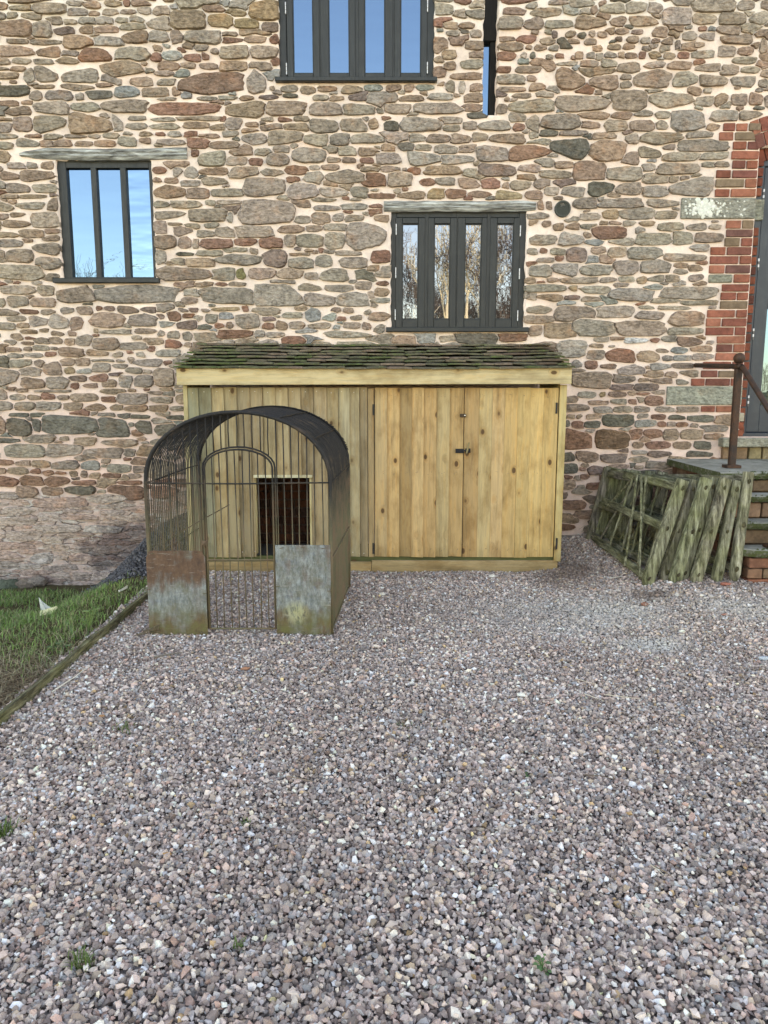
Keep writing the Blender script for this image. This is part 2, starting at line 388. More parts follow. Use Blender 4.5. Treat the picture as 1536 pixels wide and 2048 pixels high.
def m_gravel(nm='gravel_stone'):
    n = NT(nm); a = n.attr(); q = n.noise(n.co, 90, 4, .7); f = n.noise(n.co, 400, 3, .6)
    col = n.mix(1.0, a.outputs['Color'], n.comb(n.math('ADD', n.mr(q, .3, .7, .84, 1.14), n.mr(f, .3, .7, -.08, .08))), 'MULTIPLY')
    return n.fin(col, .6, n.bump(n.math('ADD', q, f), .002, .6), .5)
def m_ground():
    n = NT('gravel_bed'); c = n.co
    v = n.vor(c, 62, 'F1', 'Color'); d = n.vor(c, 62)
    s = n.n('ShaderNodeSeparateColor'); n.l(v, s.inputs[0])
    col = n.ramp(s.outputs[0], [(0, (.16, .13, .12)), (.5, (.27, .235, .225)), (1, (.46, .41, .40))])
    col = n.mix(n.mr(d, .5, .8), col, (.07, .058, .052))
    sx = n.n('ShaderNodeSeparateXYZ'); n.l(c, sx.inputs[0])
    far = n.math('ADD', n.mr(sx.outputs[1], -6.5, -8.5), n.mr(sx.outputs[0], -1.84, -1.86), True)
    fld = n.ramp(n.noise(c, 1.3, 7, .7), [(.3, (.06, .05, .028)), (.5, (.085, .085, .035)), (.7, (.09, .125, .035))])
    col = n.mix(far, col, fld)
    return n.fin(col, .95, n.bump(d, .01, .8), .1)
def m_flat(nm, rough=.8, vs=60, amt=.25, bd=.002, spec=.25):
    n = NT(nm); a = n.attr(); q = n.noise(n.co, vs, 6, .7)
    col = n.mix(1.0, a.outputs['Color'], n.comb(n.mr(q, .25, .75, 1-amt, 1+amt)), 'MULTIPLY')
    return n.fin(col, rough, n.bump(q, bd, .8), spec)
def m_slab():
    n = NT('mossy_step_slab'); p = n.noise(n.co, 6, 6, .7); q = n.noise(n.co, 28, 7, .75)
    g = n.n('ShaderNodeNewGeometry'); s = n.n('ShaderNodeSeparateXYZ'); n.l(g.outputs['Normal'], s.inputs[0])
    col = n.ramp(p, [(.3, (.14, .135, .115)), (.5, (.27, .265, .225)), (.7, (.38, .375, .33))])
    col = n.mix(n.mr(q, .5, .7, 0, .6), col, (.36, .38, .33))
    edge = n.math('MULTIPLY', n.mr(s.outputs[2], .85, .5), n.mr(q, .40, .52), True)
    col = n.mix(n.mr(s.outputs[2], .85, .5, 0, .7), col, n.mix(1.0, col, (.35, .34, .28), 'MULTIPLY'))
    col = n.mix(edge, col, n.mix(q, (.03, .042, .014), (.09, .105, .045)))
    return n.fin(col, .9, n.bump(q, .008, .9), .2)

M = {}
M['stone'] = m_stone(); M['mortar'] = m_mortar(); M['brick'] = m_brick()
M['paint'] = m_paint('dark_grey_paint', (.016, .020, .021)); M['doorpaint'] = m_paint('blue_grey_paint', (.022, .032, .044), .38)
M['black'] = m_paint('slit_shade_black', (.004, .004, .004), .7); M['glass'] = m_glass('reflecting_glass', 0, .20); M['glass_c'] = m_glass('pale_sky_glass', -.0005, .20, (.66, .76, .93)); M['glass_cw'] = m_glass('pale_sky_wavy_glass', -.0001, .20, (.66, .76, .93)); M['glass_w'] = m_glass('wavy_glass', .0035, .22)  # the near-black paint stands in for the shaded depth of the slit
M['wood'] = m_newwood(); M['woodh'] = m_newwood('treated_softwood_rail', True); M['old'] = m_oldwood('algae_green_timber', .72, 1.1, 'z'); M['oldy'] = m_oldwood('algae_green_rail', .8, .9, 'y')
M['lintel'] = m_oldwood('weathered_oak_lintel', .0, 1.8, 'x'); M['edging'] = m_oldwood('mossy_edging_board', .6, .75, 'y')
M['tile'] = m_tile(); M['iron'] = m_iron('rusty_handrail_iron', (.035, .024, .020), (.085, .038, .022), .7, .6)
M['cage'] = m_cage(); M['sheetL'] = m_sheet('rusted_sheet', 3.1, True); M['sheetR'] = m_sheet('galvanised_sheet', 8.6, False)
M['gravel'] = m_gravel(); M['ground'] = m_ground(); M['flat'] = m_flat('plain_painted'); M['leaf'] = m_flat('leaf_green', .6, 40, .3, .001, .3)
M['slab'] = m_slab(); M['steel'] = m_flat('bright_steel', .35, 90, .1, .0005, .6); M['bark'] = m_flat('pale_bark', .9, 30, .3, .004, .1)
# ------------------------------------------------------------------ the stones of the wall, measured from the place (box of each stone, colour letter)
TILES = [
(3.84, 0, 0, """0 15 55 75 b;68 32 243 82 g;262 28 510 108 g;515 5 640 45 g;645 10 775 65 b;803 5 925 50 b;945 0 1002 50 r;1012 0 1155 48 b;520 62 660 118 g;662 82 765 122 b;792 70 910 122 g;925 72 1040 108 g;1058 50 1162 108 g;1178 32 1305 124 g;0 95 42 150 g;52 90 138 150 g;162 98 318 155 g;345 122 470 185 g;480 138 592 190 g;612 132 735 190 g;738 134 875 188 g;0 158 232 272 b;240 170 388 280 g;408 205 568 278 p;605 195 712 262 b;730 200 905 248 b;890 135 975 185 g;998 122 1105 175 g;1130 125 1305 228 g;925 182 1105 230 g;1140 235 1290 328 g;1305 235 1410 332 g;232 300 465 345 g;492 280 706 372 b;722 285 945 352 g;940 235 1130 330 b;60 300 210 335 g;0 345 248 430 b;275 355 455 435 b;460 390 605 430 g;612 372 862 480 r;885 365 1145 472 g;1152 405 1240 472 r;1245 395 1390 470 w;0 445 70 495 g;90 440 235 490 g;260 455 400 495 g;430 440 600 490 b;0 512 70 540 g;85 510 200 545 b;182 525 268 630 g;268 510 435 628 g;465 530 765 630 g;785 478 1080 618 b;0 560 138 605 b;1108 520 1185 565 g;1190 545 1330 585 g;1003 595 1165 662 g;1208 605 1342 655 g;0 635 225 745 d;262 648 415 682 b;470 645 705 695 g;732 638 870 670 b;228 700 320 768 g;348 700 550 768 g;575 712 648 768 g;670 692 860 760 d;878 662 1065 752 w;1095 668 1290 740 b;1322 670 1390 738 b;0 770 145 815 b;165 770 250 802 b;42 818 228 890 p;262 785 520 880 g;542 785 768 858 g;782 770 1120 872 g;110 900 250 1010 g;262 890 497 1012 g;485 865 570 945 g;530 875 845 1018 b;858 885 945 1010 g;0 905 90 930 b;0 948 88 1015 g;988 890 1125 935 g;972 940 1130 992 g;1155 945 1375 992 g;1170 900 1335 935 g;0 1030 130 1065 g;190 1030 318 1060 b;340 1030 475 1070 g;500 1032 655 1060 g;675 1030 770 1065 g;800 1018 915 1065 g;942 1012 1022 1040 g;1070 1005 1170 1048 b;1192 1008 1268 1045 r;1290 1005 1390 1050 g;0 1090 105 1150 g;128 1065 298 1145 g;415 1070 545 1130 g;582 1085 708 1122 b;725 1080 885 1125 b;915 1055 1045 1122 g;1070 1060 1160 1110 b;1200 1068 1430 1115 g"""),
(3.84, 300, 0, """165 85 425 220 b;412 42 580 105 b;450 98 635 222 t;590 68 745 125 t;762 5 995 152 t;650 145 835 218 t;862 175 985 245 p;915 255 992 340 r;265 245 540 335 g;560 245 670 282 g;548 288 708 330 r;722 275 885 325 b;340 348 445 390 g;530 350 755 450 g;465 370 530 415 g;775 355 985 452 g;262 418 385 472 r;388 405 455 460 r;240 480 345 525 g;380 485 515 530 b;545 475 745 545 b;750 480 930 542 g;205 545 722 722 B;745 548 895 730 g;915 585 992 635 b;915 655 960 695 g;60 748 205 775 g;265 750 355 782 b;368 742 510 778 g;522 738 665 768 g;690 738 797 775 b;840 730 985 765 p;1020 720 1135 752 d;1008 655 1128 708 g;1152 655 1272 725 b;1297 658 1428 708 b;1460 662 1536 725 b;1250 728 1368 775 g;1385 735 1490 782 b;15 782 525 888 r;535 778 578 858 g;580 782 868 892 b;890 778 1190 882 b;1225 795 1465 888 g;195 890 535 928 g;568 902 712 990 g;795 905 830 930 b;850 900 950 932 g;982 898 1085 935 r;1110 895 1220 930 g;250 935 450 1002 b;455 945 570 1000 b;732 938 830 975 b;705 985 825 1022 b;850 950 1010 1005 g;1035 945 1205 1018 b;1228 900 1445 1022 g;1455 915 1536 1010 g;262 1005 358 1062 r;380 1018 530 1065 b;558 1005 682 1055 g;715 1022 900 1108 g;910 1012 1162 1110 g;1182 1030 1360 1122 g;1388 1030 1530 1115 g;290 1062 455 1135 r;462 1068 680 1142 g"""),
(3.072, 300, 280, """255 45 300 105 r;303 70 460 160 g;443 68 485 95 b;495 28 630 95 b;470 102 592 155 g;605 112 690 165 r;635 42 752 95 g;755 35 855 80 g;715 85 855 155 g;872 45 1068 135 g;1088 105 1170 138 g;1185 105 1265 140 b;1160 28 1265 95 g;1280 42 1408 98 b;1285 108 1375 152 r;1425 22 1505 72 b;1400 82 1536 148 g;175 112 295 155 d;210 165 295 235 g;310 165 480 215 b;487 165 662 235 g;678 170 818 220 g;835 158 968 212 r;978 155 1040 185 g;1055 150 1162 185 g;1175 150 1278 182 t;1295 162 1415 198 b;1425 158 1536 200 g;20 165 98 205 r;140 170 198 230 g;20 230 68 262 b;88 232 172 268 b;190 245 305 285 g;322 228 475 278 g;497 242 605 285 b;588 238 835 350 g;840 225 922 262 r;945 200 1062 275 g;1078 185 1305 270 g;1305 208 1448 288 r;1462 198 1536 285 g;20 280 208 350 b;222 298 365 360 b;378 298 565 350 g;843 270 1032 360 g;1048 288 1218 348 g;1238 282 1338 355 g;1342 308 1502 362 r;25 370 118 422 g;135 375 315 420 g;342 368 402 405 g;415 368 580 400 g;995 352 1138 385 g;490 408 580 445 g;555 365 882 512 g;855 370 1000 448 g;1010 398 1160 438 g;1175 390 1325 430 g;1345 388 1432 418 r;35 435 215 490 g;230 420 462 500 g;470 445 510 508 g;890 465 988 512 g;998 445 1105 515 g;1122 450 1188 500 g;1195 442 1318 508 g;1378 455 1468 508 b;22 490 98 578 g;100 505 195 525 b;217 512 302 545 g;330 505 422 545 g;147 535 262 590 g;290 552 398 600 g;408 540 518 602 g;535 525 757 600 g;795 525 938 570 b;955 525 1065 568 g;1072 515 1225 570 g;1222 512 1438 665 G;30 588 160 665 b;168 595 252 665 g;258 605 303 665 g;315 608 495 665 r;508 602 650 650 r;672 598 815 665 r;828 582 905 652 g;910 580 1062 655 g;1075 572 1205 665 g;30 680 105 768 g;163 680 265 712 d;290 675 440 715 g;445 662 597 698 g;612 665 662 712 g;682 675 838 782 p;842 692 980 712 b;948 668 1008 690 b;1140 678 1298 708 g;1365 675 1478 758 r;415 705 680 770 g;132 725 215 768 g;225 725 398 780 b;843 722 1010 788 g;1012 705 1118 775 g;1128 710 1170 765 g;1170 722 1335 792 g;1335 768 1408 808 b;35 785 352 862 g;370 785 512 862 g;528 793 592 855 o;605 788 765 855 g;780 788 938 852 g;952 805 1030 860 g;1045 792 1215 868 g;1215 828 1250 878 o;1265 868 1360 918 g;272 872 388 905 b;395 868 475 905 r;490 872 590 902 g;602 865 730 892 g;742 858 890 885 g;1390 868 1470 900 r;1378 908 1468 958 b;915 880 1055 928 g;1075 885 1250 935 g;205 918 305 958 b;198 965 290 1012 g;325 910 642 1005 g;655 893 920 1018 G;950 942 1140 1018 g;1155 938 1335 1020 g;1348 968 1470 1000 w;175 1030 235 1058 p;240 1030 295 1058 p;312 1028 362 1060 g;385 1022 550 1052 t;565 1018 608 1055 r;628 1030 790 1075 g;888 1018 965 1045 b;1110 1028 1168 1058 p;1190 1030 1252 1062 p;108 1055 185 1110 r;38 1068 88 1100 g;270 1075 325 1118 g;340 1070 412 1125 g;420 1060 512 1102 w;528 1068 675 1155 g;690 1082 770 1115 p;815 1052 933 1102 g;958 1038 1048 1115 w;1062 1062 1140 1110 w;1142 1082 1205 1122 r;1228 1075 1305 1108 g;55 1112 150 1155 w;168 1112 278 1162 p;290 1130 378 1165 d;400 1122 452 1158 r;468 1118 512 1158 p;688 1125 760 1162 r;778 1105 845 1172 b;858 1115 948 1160 g;975 1122 1108 1160 g;1122 1130 1168 1168 w;1190 1122 1288 1158 g;1302 1118 1360 1165 g;425 1168 622 1218 r;640 1168 708 1225 g;718 1175 835 1215 g;1085 1172 1360 1215 g;1345 1060 1475 1110 b;1375 1130 1455 1185 g"""),
(3.84, 0, 560, """8 25 265 108 g;290 42 415 118 g;62 122 215 208 g;235 120 420 212 g;0 128 45 205 g;435 35 735 185 G;740 30 1385 180 G;1415 70 1536 125 g;1398 132 1510 190 g;0 220 138 275 g;155 218 290 262 r;315 218 425 268 g;472 212 572 260 g;595 202 715 262 b;740 200 785 238 r;800 195 880 245 p;905 200 1062 255 p;1088 208 1195 252 p;1285 240 1385 312 r;52 275 200 318 g;228 280 372 355 g;378 262 528 375 g;535 288 632 378 p;642 292 692 348 g;706 255 962 366 b;985 265 1195 360 g;1195 258 1262 300 p;1365 310 1500 375 p;0 325 110 380 g;125 328 222 370 b;1222 318 1340 368 g;155 380 282 412 b;395 390 490 432 b;300 370 375 405 b;520 385 582 432 b;580 418 700 500 g;720 370 750 408 b;765 378 998 415 g;1030 372 1200 420 g;1210 385 1262 432 g;1288 388 1378 458 g;1402 398 1478 465 g;80 415 170 462 b;172 425 280 462 r;385 435 475 492 b;495 450 580 500 b;708 448 910 535 g;925 480 1120 540 g;1010 425 1090 460 g;1100 445 1250 498 b;1272 460 1392 525 r;1415 478 1475 515 g;165 470 260 500 b;260 500 370 540 g;50 518 155 552 b;180 512 240 548 b;382 502 440 540 g;440 518 642 595 b;665 528 832 585 b;1200 528 1385 590 g;865 552 945 590 g;1045 552 1118 595 g;60 558 175 600 g;190 552 325 602 g;345 552 430 590 r;270 608 350 680 b;328 632 470 745 b;75 610 235 672 g;465 605 575 655 b;582 598 688 658 b;690 598 868 632 g;978 592 1035 642 g;1042 605 1238 678 g;888 605 958 640 g;145 672 310 740 g;495 665 575 718 t;585 665 700 722 w;712 640 845 702 g;868 645 980 688 g;965 675 1088 722 g;0 685 145 825 g;525 732 665 780 p;682 718 825 780 r;830 705 948 738 p;1185 682 1340 812 g;168 752 345 830 b;355 745 528 832 g;542 778 608 838 r;635 790 745 830 b;785 752 898 828 b;918 738 1020 820 g;1035 728 1172 822 g;1225 825 1325 850 b;1345 835 1408 868 g;770 835 960 885 b;548 852 748 935 b;80 878 192 922 g;215 875 312 920 b;322 868 420 915 r;442 885 532 925 b;282 838 530 862 g;120 832 212 862 b;1125 852 1250 885 g;780 892 905 940 r;910 872 1130 955 g;1148 898 1325 948 g;1345 880 1432 948 b;0 935 92 1005 g;118 938 265 998 g;282 935 462 998 g;490 942 630 1005 b;650 945 805 1002 b;840 958 945 1000 b;958 958 1120 1008 b;1145 960 1285 1008 b;1308 968 1410 1005 g;80 1020 220 1052 d;232 1020 345 1052 d;358 1015 450 1042 d;755 1018 885 1055 g;905 1022 1008 1065 d;1012 1028 1145 1065 d;1280 1030 1412 1075 d;1165 1058 1325 1110 g"""),
(3.84, 0, 840, """55 -12 235 118 d;245 -5 320 95 d;335 -30 715 108 D;725 -15 978 130 D;1045 0 1160 108 d;0 -20 45 105 b;1190 30 1360 112 d;0 132 162 178 d;190 112 425 172 g;452 118 530 160 b;570 132 745 198 b;780 150 1035 205 g;1055 130 1118 158 b;35 192 335 282 g;352 182 635 282 g;655 215 932 296 g;950 222 1038 278 g;1055 192 1240 280 b;0 305 100 345 r;118 312 232 352 b;250 308 380 365 b;395 310 600 378 g;628 315 755 380 w;832 330 1005 402 g;1000 290 1140 345 b;1018 355 1110 405 g;0 365 45 410 b;60 362 215 418 b;232 372 312 412 r;328 385 415 430 r;430 392 505 418 r;532 388 598 438 b;618 390 672 440 p;685 400 768 450 b;788 405 918 448 r;0 432 138 510 r;158 428 332 502 r;358 435 525 518 r;550 460 740 505 r;890 455 1090 500 r;230 1025 415 1102 w;330 895 470 945 g"""),
(2.667, 960, 0, """365 0 470 25 g;478 0 605 42 g;100 45 260 95 t;272 38 440 88 g;590 32 630 80 b;638 18 765 70 g;778 10 885 68 g;895 15 975 68 g;1138 5 1360 70 g;1375 0 1462 58 g;978 42 1115 132 g;1115 75 1262 130 g;1275 65 1415 135 g;1438 60 1536 128 g;98 92 228 160 g;228 90 340 158 g;348 108 492 152 g;515 85 672 152 b;695 85 780 140 b;800 85 945 140 b;195 190 298 230 r;100 195 188 225 b;95 230 220 272 g;92 278 190 320 r;90 355 165 388 r;385 165 415 205 p;455 165 510 202 b;628 165 678 200 b;578 165 612 202 b;725 152 795 182 b;812 158 872 182 p;1005 168 1065 205 b;1080 170 1155 215 g;1165 138 1210 168 r;1172 175 1252 218 g;240 238 280 270 b;292 240 355 272 b;370 240 418 272 g;470 208 532 232 b;558 205 622 238 b;720 195 758 228 p;780 190 848 228 b;968 198 1028 240 b;682 238 750 265 b;765 228 828 265 b;908 208 965 232 p;860 198 905 232 g;575 238 620 262 r;1040 215 1070 260 p;1140 228 1202 255 b;1275 248 1358 300 g;1378 245 1458 300 b;1495 205 1536 285 g;218 278 252 310 g;268 280 295 312 d;400 280 445 312 r;350 288 392 320 g;508 275 550 315 b;570 278 610 315 g;662 278 725 312 g;735 275 772 312 b;775 278 838 312 b;842 278 882 312 r;902 275 965 312 t;1058 278 1115 312 r;1135 270 1252 310 g;980 282 1042 315 b;1145 338 1275 378 g;1005 330 1128 370 b;872 325 992 365 g;732 335 855 385 g;1282 348 1382 398 b;1350 305 1470 338 g;1395 355 1488 388 g;412 328 518 350 g;535 322 625 355 g;650 315 732 358 g;192 355 322 390 g;92 400 238 450 g;98 462 240 490 g;250 398 300 438 g;265 445 350 485 b;315 370 435 435 r;400 365 562 475 b;585 400 732 482 b;750 398 808 425 g;742 432 808 475 g;825 378 1012 465 g;1035 385 1158 468 g;1175 398 1315 462 g;1335 402 1472 462 g;1488 418 1536 465 g;870 475 985 498 g;985 478 1195 500 b;175 498 272 525 g;300 488 392 520 g;395 488 475 535 g;158 530 390 605 g;420 495 678 595 g;695 488 892 585 b;902 498 1138 578 g;1140 510 1242 565 g;1252 502 1325 565 b;1340 498 1422 562 g;1432 498 1505 558 b;88 552 145 605 b;128 518 160 540 b;248 618 315 705 g;335 608 525 688 g;530 598 690 638 b;702 595 808 635 b;815 588 922 620 g;938 595 1012 628 g;1020 590 1195 695 g;1232 590 1375 645 g;1385 595 1502 642 g;540 645 645 685 b;662 642 785 700 g;798 630 928 700 g;935 645 1000 692 g;1210 658 1278 698 b;0 645 160 695 g;178 658 238 698 r;52 705 238 765 b;0 712 40 758 b;255 742 375 770 g;318 692 410 728 d;435 692 578 730 g;600 700 725 752 b;775 715 848 775 g;858 705 1088 768 g;1105 702 1235 742 g;0 778 148 860 p;155 780 365 860 r;375 742 580 850 d;592 752 775 860 b;780 808 890 860 b;848 782 970 845 g;975 770 1040 798 g;1065 745 1325 805 g;980 812 1165 860 g;1170 808 1320 852 g;950 875 1165 930 g;855 865 938 912 g;1255 862 1328 895 g;1182 865 1255 892 g;0 870 190 938 p;210 880 322 918 g;400 862 500 898 b;502 862 662 958 b;318 908 500 950 g;662 895 850 962 g;855 922 1000 978 g;1005 938 1058 975 g;1012 945 1238 1045 g;8 952 105 1010 r;165 965 272 1015 g;120 968 160 1008 b;200 932 292 962 b;435 992 555 1050 g;575 970 722 1048 d;725 972 855 1038 g;862 992 998 1050 g;85 1018 225 1062 t;345 998 420 1042 g;245 1018 330 1062 b"""),
(3.097, 1040, 380, """108 62 150 122 b;162 65 198 122 b;330 52 470 115 g;490 42 762 115 g;795 55 980 112 g;370 130 500 188 g;512 125 615 180 t;628 105 822 182 g;843 130 972 180 g;50 138 180 182 g;135 190 195 230 b;208 205 270 250 b;285 200 368 245 b;375 205 480 245 g;495 192 545 220 b;558 190 628 218 b;642 188 715 225 g;735 190 835 222 b;858 205 1012 255 g;1035 205 1155 248 g;1170 208 1248 245 g;455 225 660 302 r;672 235 790 285 g;245 262 388 342 g;65 278 228 340 g;398 305 515 348 w;395 260 445 298 b;550 295 708 348 g;722 270 935 338 g;950 252 1072 338 g;1090 265 1255 325 g;188 360 288 400 g;45 358 108 400 g;125 358 172 392 r;292 358 405 445 p;440 348 530 402 g;548 350 660 415 g;665 348 882 430 G;892 342 1005 400 g;1055 335 1178 380 g;105 418 208 448 g;215 405 272 445 r;392 405 485 452 w;495 398 592 455 b;902 392 1148 445 g;60 462 190 535 g;205 455 355 530 g;368 468 575 530 g;580 435 735 528 g;742 440 932 515 g;955 450 1050 485 b;952 492 1035 522 g;1045 455 1130 502 b;258 542 482 582 g;172 542 242 572 b;502 540 598 572 g;612 535 705 568 g;722 530 785 580 b;788 525 892 568 g;898 522 990 570 g;1045 520 1140 570 g;40 588 282 632 g;302 590 355 628 t;368 588 568 645 g;582 572 672 602 g;560 615 818 688 G;765 582 880 618 w;885 582 1218 675 G;840 635 878 670 r;105 645 268 688 b;270 642 368 680 p;380 658 498 688 g;818 668 1000 700 g;1005 680 1225 712 g;40 718 190 770 g;185 700 368 722 g;218 728 460 808 g;470 715 712 790 g;730 715 830 742 g;853 712 1040 742 g;1065 718 1138 755 g;725 752 892 808 g;935 755 1135 845 b;22 780 202 825 g;332 802 580 898 g;598 810 885 905 b;885 808 990 855 g;918 855 1135 898 g;55 840 138 902 b;155 830 345 912 b"""),
(3.84, 1100, 660, """250 45 328 90 g;345 50 450 92 g;460 52 575 80 b;585 62 750 105 W;770 58 840 98 r;860 42 975 92 g;985 50 1170 122 p;1200 70 1262 118 g;60 80 280 205 g;295 105 405 138 b;432 98 630 150 w;288 150 412 222 g;430 152 640 258 r;662 165 838 245 b;810 135 910 178 g;930 132 1055 180 w;1082 120 1248 168 b;865 188 948 235 g;955 192 1082 235 w;1095 180 1252 230 g;170 230 250 288 g;268 230 368 295 r;382 260 505 310 b;525 262 725 345 g;778 248 932 308 g;940 240 1110 300 p;718 310 868 362 b;885 320 980 368 b;1000 308 1140 360 g;165 315 455 462 b;475 332 655 405 p;770 368 942 412 b;680 370 760 402 b;975 375 1065 422 g;470 410 645 465 p;655 410 835 465 p;218 472 355 522 g;378 470 428 515 t;450 472 590 515 p;665 472 770 505 r;780 460 880 500 b;105 505 215 560 g;300 540 450 578 b;465 530 590 575 g;600 525 665 570 r;738 505 865 575 r;120 568 300 632 p;340 590 480 635 g;485 585 630 635 g;645 580 770 632 g;812 585 965 632 g;975 588 1138 630 b;130 648 192 685 b;205 648 250 682 b;278 645 402 685 b;415 655 632 738 d;672 642 755 680 g;775 648 892 690 r;915 652 1042 690 d;100 698 152 760 d;170 700 265 755 r;268 698 385 750 d;650 692 808 745 w;825 702 892 745 r;970 708 1062 745 r;1080 715 1140 755 b;1058 655 1262 710 d;1150 728 1360 782 g;95 765 318 915 r;300 770 360 825 b;350 768 595 905 R;610 758 705 840 r;722 762 862 835 r;875 758 992 848 b;1008 765 1165 840 b;1178 795 1330 840 b;635 862 718 908 b;742 855 925 912 r;945 860 1080 915 b;1112 855 1235 915 d;398 920 608 952 b;625 925 738 955 g;748 928 940 978 p;1050 930 1240 975 d;195 925 365 1022 p;385 955 585 1022 p;612 968 750 1018 g;90 945 190 1015 d;90 1022 215 1098 d;250 1038 340 1085 g;295 1045 470 1120 p;110 1115 175 1150 r;232 1105 305 1150 r"""),
(2.0, 768, 0, """8 338 72 368 b;82 338 120 368 b;132 338 200 365 w;60 380 158 405 b;178 375 278 400 g;0 415 105 452 g;120 412 305 455 g;312 415 400 452 b;325 372 398 412 b;0 485 60 525 d;72 470 220 525 g;220 462 315 495 g;240 500 300 525 g;318 485 370 520 g;382 485 505 520 d;515 492 560 518 r;105 530 168 568 g;172 532 262 572 g;268 535 345 572 g;352 532 412 565 b;425 530 560 575 b;575 555 665 580 g;55 572 120 605 d;125 578 190 605 g;200 580 292 620 g;295 575 392 610 g;375 585 495 645 g;0 612 88 655 g;98 608 222 662 g;230 618 355 658 g;95 668 148 698 r;158 665 305 698 b;12 690 115 748 g;145 712 202 742 r;210 710 282 742 g;298 712 382 752 b;52 765 158 795 b;172 752 240 795 t;245 755 325 792 r;338 762 425 792 b;448 762 552 798 t;565 765 632 795 b;0 762 42 792 r;208 10 275 58 g;265 38 335 72 g;330 40 405 78 g;238 90 298 115 b;300 88 360 118 b;250 122 300 150 g;345 120 390 150 g;325 165 400 200 b;232 200 290 235 b;345 205 402 235 g;305 240 395 275 g;238 248 290 280 b;265 292 385 325 b;248 325 282 368 g;300 325 325 375 g;345 335 400 370 b"""),
(2.0, 0, 0, """1365 342 1445 375 b;1455 338 1530 365 w;1372 415 1500 460 g;1362 475 1465 528 g;1405 532 1536 575 g;1472 470 1515 515 b;0 598 42 648 b;30 650 98 675 g;102 650 150 680 g;165 640 215 678 b;5 685 82 720 b;86 685 215 725 b;0 725 20 755 g;30 735 118 770 g;130 735 225 770 g;190 785 233 850 b;5 778 75 795 b;80 778 185 798 b;0 805 55 845 g;65 805 178 842 g;0 855 30 880 g;38 850 100 870 b;15 875 118 910 b;130 850 235 908 g;80 918 172 950 b;0 925 72 950 b;176 915 238 935 b;168 940 240 965 b;0 958 88 988 g;90 952 130 970 b;30 995 130 1048 g;134 972 242 1020 g;135 1025 245 1075 g;0 1000 25 1050 g;0 1062 165 1118 g;170 1090 240 1125 g"""),
]
PAL = {'g': (.335, .286, .238), 'G': (.325, .284, .234), 'b': (.335, .240, .178), 'B': (.255, .175, .130), 'r': (.275, .155, .112), 'R': (.19, .115, .078),
       'd': (.165, .150, .122), 'D': (.165, .154, .124), 'p': (.225, .165, .142), 't': (.33, .245, .155), 'w': (.29, .29, .27), 'W': (.46, .47, .44), 'o': (.22, .20, .10)}

building = thing('stone_building', 'rubble stone farm building with pinkish lime joints, dark framed windows and a brick door arch', 'building', (0, YW, 0))

def P(px, py, Y=YW): q = on_y(px, py, Y); return q[0], q[2]
def rect(px0, px1, pyt, pyb, pym=None, Y=YW):
    """a rectangle upright on the plane Y: sides read at the height pym"""
    m = (pyt+pyb)/2 if pym is None else pym
    c = (px0+px1)/2
    return (P(px0, m, Y)[0], P(px1, m, Y)[0], P(c, pyb, Y)[1], P(c, pyt, Y)[1])
W1 = rect(118, 308, 320, 560, 445); W2 = rect(782, 1051, 421, 658, 540); W3 = rect(557.6, 868.5, -170, 159, 70)
SL = rect(966, 996, -150, 231, 150)
DX0, _ = P(1487, 860); JX = P(1500, 560)[0]; A0 = P(1480/2.667+960, 800/2.667)
DOOR = (JX+.003, DX0+1.45, P(1487, 874)[1], A0[1]+.03); DTOP = P(1525, 318)[1]+.03
LZ0, LZ1 = P(220, 317)[1], P(220, 295)[1]
OPEN = [W1, W2, W3, SL, DOOR]
# ---- occupancy raster of the wall face
CELL = .005; RX0, RX1, RZ0, RZ1 = -4.5, 4.6, -.45, 5.0
NX, NZ = int((RX1-RX0)/CELL), int((RZ1-RZ0)/CELL)
OCC = np.zeros((NZ, NX), dtype=bool)
def mark(x0, x1, z0, z1, g=0.0):
    i0, i1 = int((x0-g-RX0)/CELL), int((x1+g-RX0)/CELL); j0, j1 = int((z0-g-RZ0)/CELL), int((z1+g-RZ0)/CELL)
    OCC[max(0, j0):max(0, j1), max(0, i0):max(0, i1)] = True
for o in (W1, W2, W3, SL): mark(*o, g=-.006)
mark(DOOR[0], RX1, 0, DOOR[3])
mark(P(1490, 600)[0], RX1, 0.7, P(1500, 250)[1])
# lintels, sills
LIN1 = (P(40, 306)[0], P(374, 306)[0], P(200, 319)[1], P(200, 295)[1])
LIN2 = (P(768, 414)[0], P(1071, 414)[0], P(900, 424)[1], P(900, 402)[1])
SILL1 = (P(109, 562)[0], P(320, 562)[0], P(200, 566.5)[1], P(200, 557)[1])
SILL2 = (P(772, 659)[0], P(1056, 659)[0], P(900, 664)[1], P(900, 655)[1])
SILL3 = (P(551, 161)[0], P(874, 161)[0], P(700, 165.5)[1], P(700, 157)[1])
for r_ in (LIN1, LIN2, SILL1, SILL2, SILL3): mark(*r_, g=.008)
VENT = P(1125, 418); mark(VENT[0]-.075, VENT[0]+.075, VENT[1]-.075, VENT[1]+.075)
